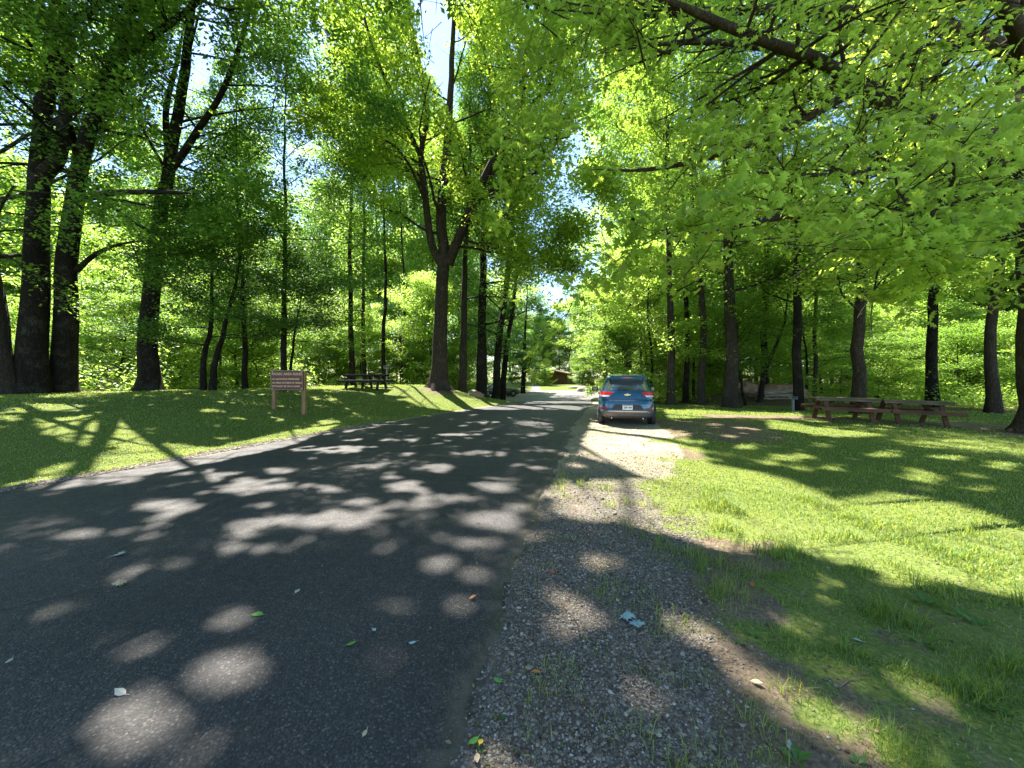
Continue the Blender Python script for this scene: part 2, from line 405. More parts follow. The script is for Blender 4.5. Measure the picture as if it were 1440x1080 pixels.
def sunlit(P):          # which leaves would shade a sunny patch
    z0 = np.zeros(len(P))
    for _ in range(2):
        Q = P - S[None, :] * ((P[:, 2] - z0) / S[2])[:, None]; z0 = G(Q[:, 0], Q[:, 1])
    ok = (Q[:, 1] > 1.0) & (P[:, 2] > z0 + .6)
    Yq = np.maximum(Q[:, 1], 1.0)
    px = 720 + Q[:, 0] / Yq * F; py = HZ + (CAMH - z0) / Yq * F
    jx = (fbm(Q[:, 0], Q[:, 1], 2.2, 3) - .5) * 60 / np.sqrt(Yq) * 1.2; jy = (fbm(Q[:, 0] + 30, Q[:, 1] + 7, 2.2, 3) - .5) * 60 / Yq
    px = px + jx * .6; py = py + jy * .6
    ins = np.zeros(len(P), bool)
    for poly in SUNNY: ins |= pip(px, py, poly)
    wob = 1.55 * (fbm(Q[:, 0] * 1.0, Q[:, 1] * 1.0, 3.4, 3) - .5)
    for cx, cy, rx, ry in SPOTS: ins |= ((px - cx) / rx) ** 2 + ((py - cy) / ry) ** 2 < .60 + wob * 2.3
    ins |= (fbm(Q[:, 0] + 80, Q[:, 1] + 13, 2.6, 3) > .735)
    # small clearings over the understory behind the left lawn and in the right-hand wood
    t = (P[:, 2] - 4.0) / S[2]; gx_ = P[:, 0] - S[0] * t; gy_ = P[:, 1] - S[1] * t
    gl = (P[:, 2] > 5.5) & (((gx_ < -3) & (gx_ > -34) & (gy_ > 20.8) & (gy_ < 40)) | ((gx_ > 4) & (gx_ < 30) & (gy_ > 20.5) & (gy_ < 38)))
    gl &= fbm(gx_ + 50, gy_, .45, 3) > .33
    return (ins & ok) | gl

# ------------------------------------------------------------------ trees
RHOMB = (np.array([(0, -.5, 0), (.3, .02, .05), (0, .5, 0), (-.3, .02, .05)]), [(0, 1, 2, 3)])
def _lobed(pts, droop=.12):
    half = np.array(pts, float)
    out = np.vstack([half, [(-x, y) for x, y in half[::-1] if abs(x) > 1e-6]])
    z = -droop * (out[:, 1] ** 2) * 3 + .05 - .28 * np.abs(out[:, 0])
    v = np.vstack([[0, .0, .05], np.column_stack([out, z])])
    n = len(out)
    return v, [(0, i + 1, (i + 1) % n + 1) for i in range(n)]
OAKLEAF = _lobed([(0, -.62), (.035, -.42), (.13, -.38), (.09, -.24), (.28, -.17), (.12, -.05), (.36, .12), (.15, .14), (.27, .36), (.09, .33), (0, .5)])
MAPLELEAF = _lobed([(0, -.7), (.02, -.35), (.22, -.38), (.2, -.2), (.46, -.1), (.36, .02), (.5, .22), (.22, .16), (.22, .34), (.1, .3), (0, .55)])
HEXLEAF = (np.array([(0, -.5, 0), (.22, -.2, .03), (.26, .12, .03), (0, .5, -.05), (-.26, .12, .03), (-.22, -.2, .03)]), [(0, 1, 2, 3), (0, 3, 4, 5)])

def leaf_mesh(name, P, size, mat, rng, tmpl=RHOMB, tilt=.55, vv=None):
    n = len(P)
    nr = np.column_stack([rng.normal(0, tilt, n), rng.normal(0, tilt, n), np.ones(n)])
    nr /= np.linalg.norm(nr, axis=1)[:, None]
    a = rng.rand(n) * 2 * np.pi
    t = np.column_stack([np.cos(a), np.sin(a), np.zeros(n)])
    t -= nr * np.sum(t * nr, axis=1)[:, None]; t /= np.linalg.norm(t, axis=1)[:, None]
    b = np.cross(nr, t)
    s = size * (.5 + .85 * rng.rand(n) ** 1.3)
    T, fc = tmpl; k = len(T)
    co = P[:, None, :] + s[:, None, None] * (t[:, None, :] * T[None, :, 0, None] + b[:, None, :] * T[None, :, 1, None] + nr[:, None, :] * T[None, :, 2, None])
    lp = np.array([i for f in fc for i in f]); st = np.cumsum([0] + [len(f) for f in fc[:-1]])
    loops = (np.arange(n)[:, None] * k + lp[None, :]).ravel()
    starts = (np.arange(n)[:, None] * len(lp) + st[None, :]).ravel()
    if vv is None: vv = rng.rand(n)
    return np_mesh(name, co.reshape(-1, 3), loops, starts, mat, np.repeat(vv, k))

class Wood:
    def __init__(s): s.co = []; s.lp = []; s.n = 0; s.mid = []; s.rad = []
    def tube(s, P, R, k=6, flare=0.0, rng=None):
        P = np.asarray(P, float); R = np.asarray(R, float); n = len(P)
        T = np.gradient(P, axis=0); T /= np.linalg.norm(T, axis=1)[:, None] + 1e-9
        ref = np.array([1.0, 0, 0]) if abs(T[0, 0]) < .8 else np.array([0, 1.0, 0])
        rings = []; u = ref
        ang = np.arange(k) * 2 * np.pi / k
        ph = 0 if rng is None else rng.rand() * 6
        for i in range(n):
            u = u - T[i] * np.dot(u, T[i]); u /= np.linalg.norm(u) + 1e-9
            w = np.cross(T[i], u)
            r = np.full(k, R[i])
            if flare:
                h = np.linalg.norm(P[i] - P[0])
                r = r * (1 + .05 * np.sin(ang * 3 + ph + h * .5) + .03 * np.sin(ang * 7 + ph * 2 + h * 2)) + flare * math.exp(-h / .45) * (1 + .75 * np.cos(ang * 5 + ph)) * .5
            rings.append(P[i] + u[None, :] * (np.cos(ang) * r)[:, None] + w[None, :] * (np.sin(ang) * r)[:, None])
        s.co.append(np.vstack(rings))
        i = np.arange(n - 1)[:, None] * k; j = np.arange(k)[None, :]; j2 = (j + 1) % k
        q = np.stack([i + j, i + j2, i + k + j2, i + k + j], axis=-1).reshape(-1, 4) + s.n
        s.lp.append(q); s.n += n * k; s.mid.append(P.mean(0)); s.rad.append(R.mean())
    def thin(s):        # no twigs where the canopy has a gap
        mid = np.array(s.mid); r_ = np.array(s.rad); drop = sunlit(mid) & (r_ < .085)
        s.lp = [q for q, d in zip(s.lp, drop) if not d]
    def mesh(s, name, mat):
        co = np.vstack(s.co); q = np.vstack(s.lp)
        return np_mesh(name, co, q.ravel(), np.arange(len(q)) * 4, mat, smooth=True)
def spline(pts, m=4):
    pts = np.array(pts, float)
    if len(pts) < 3: return np.array([pts[0] + (pts[-1] - pts[0]) * t for t in np.linspace(0, 1, m + 1)])
    out = []
    Pp = np.vstack([2 * pts[0] - pts[1], pts, 2 * pts[-1] - pts[-2]])
    for i in range(1, len(Pp) - 2):
        for t in np.arange(m) / m:
            a, b, c, d = Pp[i - 1:i + 3]
            out.append(.5 * ((2 * b) + (-a + c) * t + (2 * a - 5 * b + 4 * c - d) * t * t + (-a + 3 * b - 3 * c + d) * t ** 3))
    out.append(pts[-1]); return np.array(out)

def branch(w, tw, p, d, L, r, lv, mx, rng, up=.15, spread=.9, nch=(7, 5), ratio=.5, start=.25, flat=1.0):
    n = 6 if lv < mx else 4
    P = [np.array(p, float)]; d = np.array(d, float); d /= np.linalg.norm(d)
    for i in range(n):
        d = d + rng.normal(0, .13, 3) + np.array([0, 0, up * (.25 if lv else .2)]); d /= np.linalg.norm(d)
        P.append(P[-1] + d * L / n)
    P = np.array(P); R = r * (1 - .75 * np.linspace(0, 1, n + 1))
    w.tube(P, R, 3 if lv >= mx else (5 if lv else 7))
    if lv >= mx:
        tw.append(P[1:]); return
    m = nch[min(lv, len(nch) - 1)]
    for i in range(m):
        t = start + (1 - start) * (i + rng.rand() * .8) / m
        k = min(int(t * n), n - 1); q = P[k] + (P[k + 1] - P[k]) * (t * n - k)
        T = P[k + 1] - P[k]; T /= np.linalg.norm(T)
        side = np.cross(T, [0, 0, 1]); side /= np.linalg.norm(side) + 1e-6
        sg = 1 if i % 2 else -1
        vert = rng.normal(0, .45 / flat)
        dd = T * .7 + side * sg * spread * (.6 + .6 * rng.rand()) + np.array([0, 0, vert + up * .3])
        branch(w, tw, q, dd, L * ratio * (1.15 - .45 * t) * (.75 + .5 * rng.rand()), max(r * .45 * (1 - .5 * t), .006), lv + 1, mx, rng, up * .5, spread, nch, ratio, .15, flat)
    tw.append(P[-2:])

def leaves_on(tw, rng, per, sig, zs=.6):
    out = []
    for P in tw:
        m = max(2, int(per * (.6 + .8 * rng.rand())))
        t = rng.rand(m) * (len(P) - 1); k = np.minimum(t.astype(int), len(P) - 2); f = (t - k)[:, None]
        q = P[k] * (1 - f) + P[k + 1] * f
        out.append(q + rng.normal(0, 1, (m, 3)) * np.array([sig, sig, sig * zs]))
    return np.vstack(out)

def auto_limbs(w, tw, trunk, tr, rng, z0, cr, n, mx=2, nch=(6, 5), up=.25, flat=1.0, top=1.0, lr=.30):
    """limbs from height z0 upwards; cr = crown radius"""
    H = trunk[-1][2]; zb = trunk[0][2]
    az = rng.rand() * 6.28
    for i in range(n):
        t = (i + rng.rand() * .7) / n
        z = zb + z0 + (H - zb - z0) * t * .97
        k = int(np.clip(np.searchsorted(trunk[:, 2], z) - 1, 0, len(trunk) - 2))
        f = np.clip((z - trunk[k][2]) / max(trunk[k + 1][2] - trunk[k][2], 1e-3), 0, 1)
        q = trunk[k] * (1 - f) + trunk[k + 1] * f; r = tr[k] * (1 - f) + tr[k + 1] * f
        az += 2.4 + rng.normal(0, .3)
        prof = math.sin(math.pi * min(1, .22 + .78 * t * .95)) ** .6
        el = up + .75 * t + rng.normal(0, .1)
        d = (math.cos(az) * math.cos(el), math.sin(az) * math.cos(el), math.sin(el))
        branch(w, tw, q, d, cr * prof * (.8 + .4 * rng.rand()), max(r * lr, .02), 0, mx, rng, up=.12, nch=nch, flat=flat)

NEAR_FILTER = True
def make_tree(name, label, cat, trunk, r0, limbs=(), seed=0, z0=5, cr=4, nl=12, per=50, size=.12, sig=.30, bark='bark_dark', leaf='leaf_maple', tmpl=RHOMB,
              near=True, k=14, flare=.35, mx=2, nch=(6, 5), up=.25, group=None, rtop=.12, limb_n=5, flat=1.0, tilt=.55, keep=None, zs=.6):
    rng = np.random.RandomState(seed)
    w = Wood(); tw = []
    base = np.array(trunk[0], float)
    T = spline(trunk, 4)
    arc = np.concatenate([[0], np.cumsum(np.linalg.norm(np.diff(T, axis=0), axis=1))])
    R = r0 * (1 - (1 - rtop) * (arc / arc[-1]) ** .9)
    T2 = T.copy(); T2[1:, :2] += rng.normal(0, .03, (len(T) - 1, 2))
    # denser rings near the base for the flare
    dens = np.concatenate([np.linspace(0, 1.2, 7), np.linspace(1.8, arc[-1], max(10, int(arc[-1] / .9)))])
    Td = np.column_stack([np.interp(dens, arc, T2[:, i]) for i in range(3)]); Rd = np.interp(dens, arc, R)
    Td[0, 2] -= .12
    w.tube(Td, Rd, k, flare=flare * r0 / .5, rng=rng)
    for lm in limbs:
        pts, ra, rb = lm[0], lm[1], lm[2]
        L = spline(pts, 3); La = np.linspace(0, 1, len(L)); LR = (ra + (rb - ra) * La ** .8) * (1 - .8 * sst(.75, 1.0, La))
        w.tube(L, LR, 8, rng=rng)
        ln = np.linalg.norm(np.diff(L, axis=0), axis=1).sum()
        nb = lm[3] if len(lm) > 3 else int(ln * limb_n / 2)
        st = lm[4] if len(lm) > 4 else .3
        bl = lm[5] if len(lm) > 5 else 2.2
        for i in range(nb):
            t = st + (1 - st) * (i + rng.rand()) / nb
            kk = min(int(t * (len(L) - 1)), len(L) - 2); q = L[kk]
            tn = L[kk + 1] - L[kk]; tn /= np.linalg.norm(tn) + 1e-6
            a = rng.normal(0, 1, 3); a -= tn * np.dot(a, tn); a /= np.linalg.norm(a); a[2] *= .6
            branch(w, tw, q, tn * .5 + a + np.array([0, 0, .1]), bl * (.7 + .6 * rng.rand()), max(LR[kk] * .4, .012), 1, 2, rng, up=.1, nch=nch, flat=flat)
        branch(w, tw, L[-1], L[-1] - L[-2], bl * 1.2, rb * .3, 0, 2, rng, nch=nch, flat=flat)
    if nl: auto_limbs(w, tw, T, R, rng, z0, cr, nl, mx, nch, up, flat)
    P = leaves_on(tw, rng, per, sig, zs)
    if keep is not None: P = P[keep(P)]
    if near: P = P[~sunlit(P)]
    P = P[P[:, 2] > G(P[:, 0], P[:, 1]) + .3]
    # clumpwise brightness, plus leaf to leaf
    vv = np.clip(.55 * fbm(P[:, 0] + P[:, 2] * .7, P[:, 1] + P[:, 2] * .5, 1.3, 2) + .8 * rng.rand(len(P)) - .16, 0, 1)
    root = empty(name, base)
    tag(root, label, cat, group)
    if near: w.thin()
    tm = w.mesh('trunk', M[bark]); cm = leaf_mesh('crown', P - base, size, M[leaf], rng, tmpl, tilt, vv)
    tco = np.empty(len(tm.vertices) * 3, np.float32); tm.vertices.foreach_get('co', tco); tco = tco.reshape(-1, 3) - base.astype(np.float32); tm.vertices.foreach_set('co', tco.ravel()); tm.update()
    link(bpy.data.objects.new('trunk', tm), root); link(bpy.data.objects.new('crown', cm), root)
    return root
def trunkpts(lst, base_drop=True):
    """lst of (px, py, depth): a traced trunk at its own depth; first point is set on the ground"""
    P = [at(*a) for a in lst]; P[0][2] = g(P[0][0], P[0][1]); return P
# ------------------------------------------------------------------ the trees one can tell apart
TP = trunkpts
def lim(lst, ra, rb, *more): return ([at(*a) for a in lst], ra, rb) + more
# left group
make_tree('maple_tree', 'massive grey trunk cut by the left frame edge, leaning left out of the picture', 'tree',
          TP([(2, 556, 13.5), (-8, 440, 13.5), (-30, 300, 13.3), (-50, 100, 13), (-60, -120, 13)]), .42, seed=11, z0=3.2, cr=5.5, nl=16, per=84, size=.145, leaf='leaf_maple', bark='bark_grey', nch=(7, 5))
make_tree('maple_tree', 'thick dark trunk on the far left forking high up, left one of the twin trunks', 'tree',
          TP([(47, 556, 14), (49, 440, 14), (53, 280, 14), (60, 170, 14), (76, 110, 14), (82, 20, 14), (88, -120, 14.3), (80, -260, 14.5)]), .43,
          limbs=[lim([(60, 245, 14), (82, 222, 13.9), (92, 160, 13.8), (97, 70, 13.8), (92, 10, 13.5)], .26, .12, 6, .4),
                 lim([(94, 28, 14), (118, 22, 13), (145, 0, 12.3), (200, -60, 11.5)], .16, .06),
                 lim([(82, -60, 14.2), (140, -150, 12.5), (230, -230, 11.5)], .16, .05, 12, .2)],
          seed=12, z0=9.5, cr=6, nl=14, per=84, size=.145, leaf='leaf_maple', nch=(7, 5))
make_tree('maple_tree', 'thick trunk leaning right with two long bare side boughs, right one of the twin trunks', 'tree',
          TP([(88, 556, 14.8), (92, 440, 14.6), (99, 320, 14.2), (112, 235, 14.1), (140, 140, 14), (168, 66, 13.8), (192, -20, 13.5), (215, -140, 13.2), (225, -260, 13)]), .39,
          limbs=[lim([(124, 277, 14.1), (150, 272, 13.6), (185, 270, 13), (235, 270, 12.6), (285, 272, 12.2)], .15, .05, 8, .55),
                 lim([(108, 380, 14.2), (135, 357, 13.8), (170, 343, 13.4), (215, 338, 13)], .10, .03, 6, .6),
                 lim([(112, 230, 14.1), (98, 178, 14.3), (88, 140, 14.6)], .14, .07, 4, .5),
                 lim([(160, 90, 13.8), (215, 50, 13), (280, 0, 12.3), (330, -80, 12)], .16, .05)],
          seed=13, z0=7, cr=6.5, nl=16, per=84, size=.145, leaf='leaf_maple', nch=(7, 5))
make_tree('maple_tree', 'dark upright trunk forking into two steep limbs, between the twin trunks and the sign', 'tree',
          TP([(209, 554, 16), (210, 455, 16), (222, 322, 16), (236, 244, 16), (246, 183, 15.9), (262, 100, 15.6), (268, 0, 15.3), (280, -130, 15), (290, -230, 15)]), .36,
          limbs=[lim([(236, 244, 16), (258, 215, 15.6), (278, 183, 15.2), (308, 138, 14.6), (332, 80, 14), (352, 10, 13.3), (380, -80, 12.6)], .16, .05, 18, .2, 2.6),
                 lim([(240, 235, 16), (233, 160, 16.2), (247, 95, 16.4), (262, 20, 16.6)], .15, .05, 10, .3),
                 lim([(244, 228, 15.9), (275, 210, 15), (330, 190, 14.2), (400, 160, 13.4), (450, 140, 12.9)], .11, .03, 16, .25, 2.4)],
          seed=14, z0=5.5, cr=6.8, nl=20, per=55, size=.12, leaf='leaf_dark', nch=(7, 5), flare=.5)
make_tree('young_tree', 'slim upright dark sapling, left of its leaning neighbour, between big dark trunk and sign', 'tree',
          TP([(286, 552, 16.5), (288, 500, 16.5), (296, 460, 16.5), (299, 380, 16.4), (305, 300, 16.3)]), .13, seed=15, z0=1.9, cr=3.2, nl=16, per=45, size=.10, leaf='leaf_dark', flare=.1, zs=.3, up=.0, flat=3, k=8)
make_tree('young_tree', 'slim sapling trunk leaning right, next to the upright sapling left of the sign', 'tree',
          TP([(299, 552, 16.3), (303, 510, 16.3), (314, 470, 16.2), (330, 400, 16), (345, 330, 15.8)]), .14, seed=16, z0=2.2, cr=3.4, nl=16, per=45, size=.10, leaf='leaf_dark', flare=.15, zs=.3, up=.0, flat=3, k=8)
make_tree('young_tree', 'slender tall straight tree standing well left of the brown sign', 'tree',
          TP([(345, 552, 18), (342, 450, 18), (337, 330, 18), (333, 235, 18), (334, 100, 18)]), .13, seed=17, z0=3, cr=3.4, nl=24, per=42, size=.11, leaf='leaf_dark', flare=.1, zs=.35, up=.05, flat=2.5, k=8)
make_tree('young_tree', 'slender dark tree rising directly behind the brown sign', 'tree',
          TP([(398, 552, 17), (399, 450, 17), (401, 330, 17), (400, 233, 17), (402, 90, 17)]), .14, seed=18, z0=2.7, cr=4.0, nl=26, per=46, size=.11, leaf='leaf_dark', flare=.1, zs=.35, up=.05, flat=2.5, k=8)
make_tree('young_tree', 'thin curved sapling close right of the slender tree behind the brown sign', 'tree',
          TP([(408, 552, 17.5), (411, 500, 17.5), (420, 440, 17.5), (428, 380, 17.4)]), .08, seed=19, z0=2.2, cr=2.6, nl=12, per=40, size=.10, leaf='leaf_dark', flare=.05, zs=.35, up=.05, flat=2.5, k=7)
# the oak on the mound
make_tree('oak_tree', 'large oak on the grassy mound splitting into several rising stems, left of the road', 'tree',
          TP([(617, 546, 21.3), (619, 480, 21.3), (621, 410, 21.3), (625, 370, 21.3), (622, 330, 21.2), (620, 290, 21), (630, 190, 20.6), (636, 80, 20.2), (640, -30, 19.9), (640, -70, 19.7)]), .45,
          limbs=[lim([(622, 375, 21.3), (606, 340, 21), (597, 265, 20.5), (592, 215, 20), (601, 160, 19.3), (590, 90, 18.5), (570, 0, 17.8), (560, -100, 17)], .24, .06, 18, .25, 2.6),
                 lim([(630, 372, 21.3), (645, 335, 21), (668, 280, 20.5), (692, 228, 19.8), (724, 176, 19), (738, 100, 18.2), (742, 0, 17.3), (745, -110, 16.5)], .30, .07, 20, .25, 2.8),
                 lim([(668, 280, 20.5), (718, 255, 19), (768, 240, 17.6), (800, 246, 16.8)], .10, .03, 18, .15, 2.3),
                 lim([(724, 176, 19), (762, 130, 17.6), (798, 95, 16.4)], .10, .03, 16, .15, 2.5),
                 lim([(645, 335, 21), (700, 350, 20), (748, 352, 19)], .08, .03, 12, .25, 1.9),
                 lim([(600, 290, 20.6), (580, 240, 19.5), (555, 205, 18.5), (520, 190, 17.5)], .10, .03, 10, .3),
                 lim([(628, 300, 21), (650, 240, 21.5), (668, 180, 22), (680, 90, 22)], .14, .05, 12, .2),
                 lim([(596, 230, 20.2), (560, 150, 18), (525, 70, 16), (500, -30, 14.5)], .14, .04, 16, .2, 2.6),
                 lim([(660, 300, 20.6), (700, 300, 19.5), (745, 310, 18.6)], .09, .03, 8, .3),
                 lim([(645, -20, 19.6), (650, -150, 16.5), (640, -330, 14)], .09, .03, 20, .1, 3.0),
                 lim([(742, 30, 17.6), (790, -50, 16), (850, -150, 14.5)], .08, .03, 14, .2, 2.6),
                 lim([(565, -20, 17.8), (500, -140, 15), (430, -280, 12.8)], .08, .03, 18, .1, 3.0)],
          seed=21, z0=7.5, cr=6.8, nl=18, per=95, sig=.38, size=.165, leaf='leaf_oak', bark='bark_oak', nch=(7, 5), flare=.75, k=18)
# small boughs low round the mound
make_tree('young_tree', 'light trunked tree directly right of the large oak on the mound', 'tree',
          TP([(650, 550, 23.5), (652, 470, 23.5), (654, 360, 23.5), (660, 230, 23.5), (662, 100, 23.5)]), .26, seed=22, z0=4, cr=4.2, nl=18, per=42, size=.14, leaf='leaf_maple', bark='bark_grey')
make_tree('maple_tree', 'dark trunk with a pale rock at its foot, second tree right of the mound oak', 'tree',
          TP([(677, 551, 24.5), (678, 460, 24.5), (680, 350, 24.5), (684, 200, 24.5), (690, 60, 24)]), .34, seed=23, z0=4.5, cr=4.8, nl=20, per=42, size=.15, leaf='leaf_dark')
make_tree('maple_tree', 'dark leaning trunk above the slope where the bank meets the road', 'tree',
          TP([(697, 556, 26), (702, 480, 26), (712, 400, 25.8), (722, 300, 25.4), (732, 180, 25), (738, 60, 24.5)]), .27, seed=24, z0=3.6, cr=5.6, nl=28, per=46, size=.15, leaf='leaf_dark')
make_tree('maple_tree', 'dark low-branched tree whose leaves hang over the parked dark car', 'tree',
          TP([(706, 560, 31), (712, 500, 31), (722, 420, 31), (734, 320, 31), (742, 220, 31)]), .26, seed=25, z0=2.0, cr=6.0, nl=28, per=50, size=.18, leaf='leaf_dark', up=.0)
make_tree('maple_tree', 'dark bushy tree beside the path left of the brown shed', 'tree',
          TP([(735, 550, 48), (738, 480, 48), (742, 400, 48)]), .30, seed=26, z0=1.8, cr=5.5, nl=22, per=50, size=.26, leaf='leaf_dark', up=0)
# mid-left trunks
for i, (px, Y, r, top, lb) in enumerate([
        (497, 25, .20, 280, 'dark trunk rising behind the left end of the black picnic table'), (514, 28, .17, 290, 'pale slim trunk behind the middle of the black picnic table'),
        (541, 26, .16, 380, 'dark slim trunk behind the right end of the black picnic table'), (566, 29, .14, 380, 'slim trunk between the black picnic table and the mound oak'),
        (590, 32, .13, 330, 'thin trunk just left of the mound oak')]):
    make_tree('forest_tree', lb, 'tree', TP([(px, 548, Y), (px - 3, 470, Y), (px - 5 + 3 * i, top + 40, Y), (px + 4 - 3 * i, top - 120, Y), (px, top - 220, Y)]), r, seed=30 + i, z0=4.5, cr=4.2, nl=22, per=42,
              size=.15, leaf=('leaf_maple', 'leaf_under')[i % 2], bark=('bark_dark', 'bark_grey')[i % 2], near=True, flare=.15, k=8, nch=(6, 4))
# right tree line
RT = [(851, 40, .22, -6, 'slim dark trunk before the sky gap, rising left of the blue car roof', 'bark_dark', 11),
      (886, 30, .17, 3, 'slim trunk rising just behind the roof of the blue car', 'bark_grey', 5),
      (899, 31, .10, -8, 'thin crooked stem behind the right half of the blue car roof', 'bark_dark', 4),
      (943, 20.5, .25, -6, 'first big trunk right of the blue car, slightly leaning left', 'bark_grey', 4.5),
      (965, 22.5, .20, -4, 'dark trunk second to the right of the blue car', 'bark_dark', 5),
      (986, 20.5, .24, -10, 'brown trunk third to the right of the blue car', 'bark_grey', 5),
      (1027, 19.3, .40, -6, 'thick lichen-covered trunk in the right tree line, fattest between car and tables', 'bark_grey', 4.6),
      (1076, 23, .24, 4, 'shaded trunk in leaves between the fattest trunk and the log pile', 'bark_dark', 5),
      (1122, 17.5, .25, 0, 'dark trunk with the short grill post at its foot', 'bark_dark', 4.4),
      (1147, 22, .13, 3, 'slim trunk close behind the left end of the picnic tables', 'bark_grey', 4.5),
      (1209, 16, .30, 6, 'brown trunk rising behind the middle of the joined picnic tables', 'bark_oak', 4.0),
      (1312, 19.5, .30, 4, 'dark shaded trunk behind the right end of the picnic tables', 'bark_dark', 4.5),
      (1398, 16.5, .26, 12, 'leaning bicoloured trunk between the picnic tables and the big oak at the right edge', 'bark_oak', 4.6)]
for i, (px, Y, r, ln, lb, bk, z0) in enumerate(RT):
    by = HZ + (CAMH - g((px - 720) / F * Y, Y)) / Y * F
    make_tree('forest_tree', lb, 'tree', TP([(px, by, Y), (px - ln * .3, 470, Y), (px + ln * .5, 380, Y), (px + ln, 240, Y), (px + ln * .5, 90, Y), (px + ln, -60, Y)]), r * .82, seed=50 + i, z0=z0, cr=(7.0 if i == 0 else 4.4), nl=20, per=36,
              size=.14, leaf=('leaf_maple', 'leaf_oak', 'leaf_under')[i % 3], bark=bk, near=(Y < 24), flare=.4, k=12, nch=(6, 5))
make_tree('young_tree', 'thin dark tree leaning strongly right beside the log pile', 'tree',
          TP([(1068, 571, 20.5), (1075, 530, 20.5), (1090, 490, 20.5), (1103, 450, 20.5), (1110, 400, 20.4)]), .15, seed=70, z0=3.2, cr=3, nl=12, per=40, size=.12, leaf='leaf_maple', flare=.1, k=8)
make_tree('young_tree', 'thin sapling leaning left at the foot of the fattest right-hand trunk', 'tree',
          TP([(1049, 574, 19.8), (1042, 540, 19.8), (1036, 505, 19.8), (1038, 450, 19.8)]), .08, seed=71, z0=2, cr=2.2, nl=10, per=36, size=.11, leaf='leaf_maple', flare=.05, k=8)
# big oak at the right edge, its limbs reaching over the lawn towards the camera
V = lambda *a: [np.array(p, float) for p in a]
make_tree('oak_tree', 'big oak at the right frame edge spreading low leafy limbs over the lawn', 'tree',
          V((14.75, 10.6, g(14.75, 10.6)), (14.55, 10.6, 2), (14.45, 10.55, 5), (14.15, 10.5, 7), (13.8, 10.3, 9), (13.6, 10.2, 12), (13.4, 10, 16)), .50,
          limbs=[(V((13.7, 10.3, 8.3), (11.9, 9.9, 7.7), (10.2, 9.5, 7.95), (8.6, 9.0, 8.0), (6.5, 8.0, 8.1), (5.2, 7.4, 7.9), (3.7, 6.7, 7.7), (2.3, 6.2, 7.7), (1.0, 5.8, 7.4)), .22, .04, 38, .12, 2.4),
                 (V((13.7, 10.3, 6.7), (12.6, 10.0, 6.7), (11.2, 9.5, 6.15), (8.2, 8.3, 5.3), (5.2, 7.2, 4.6), (3.4, 6.4, 4.0), (2.2, 5.9, 3.7)), .15, .035, 34, .15, 1.7),
                 (V((13.7, 10.3, 7.0), (11.6, 9.6, 7.1), (10.5, 9.2, 6.8), (8.0, 8.2, 6.0), (6.0, 7.3, 5.4), (4.3, 6.8, 5.2)), .12, .04, 26, .2, 1.8),
                 (V((13.6, 10.2, 6.3), (10.5, 8.2, 5.6), (8.2, 6.6, 4.8), (6.2, 5.4, 4.0), (4.6, 4.7, 3.5), (3.2, 4.3, 3.15)), .12, .03, 30, .25, 1.35),
                 (V((13.6, 10.2, 6.0), (11.2, 8.0, 5.0), (9.0, 6.2, 4.2), (7.2, 5.2, 3.6), (5.8, 4.8, 3.2)), .11, .03, 24, .25, 1.3),
                 (V((13.6, 10.1, 9.5), (11, 8.5, 9.6), (8.5, 7.2, 9.4), (6, 6.2, 9.0), (4.4, 5.0, 8.4)), .22, .05, 26, .2, 2.4),
                 (V((13.6, 10.2, 10), (11, 10.2, 11), (7.5, 10.2, 11.3), (4, 10, 11), (1.8, 9.8, 10.6)), .22, .05, 30, .2, 2.6),
                 (V((10.2, 9.5, 7.95), (8.6, 9.6, 9.0), (6.2, 9.4, 9.6), (4.0, 9.0, 9.4), (2.0, 8.6, 8.8)), .14, .04, 26, .1, 2.2),
                 (V((3.7, 6.7, 7.7), (2.4, 6.9, 7.1), (1.3, 7.0, 6.2), (.7, 7.0, 5.5), (.5, 7.0, 5.0)), .07, .02, 20, .1, 1.4),
                 (V((2.3, 6.2, 7.7), (1.2, 7.0, 8.0), (.3, 8.0, 8.0), (.1, 9.0, 7.4)), .06, .02, 14, .1, 1.5),
                 (V((7.8, 8.6, 8.05), (6.2, 8.8, 7.2), (4.6, 8.8, 6.6), (3.0, 8.6, 6.2), (1.6, 8.2, 6.0)), .11, .03, 24, .1, 1.9)],
          seed=80, z0=10, cr=6, nl=12, per=18, size=.15, leaf='leaf_oak', bark='bark_oak', tmpl=OAKLEAF, nch=(6, 5), flare=.55, k=20, sig=.14, tilt=.85, limb_n=6, zs=.8,
          keep=lambda P: ~((P[:, 2] < 3.0 - .12 * (P[:, 0] - 2)) & (P[:, 1] < 4.2)) & (P[:, 1] > 1.2) & ((P[:, 0] / np.maximum(P[:, 1], .1)) > -.13 + .2 * fbm(P[:, 2], P[:, 1], .8)))
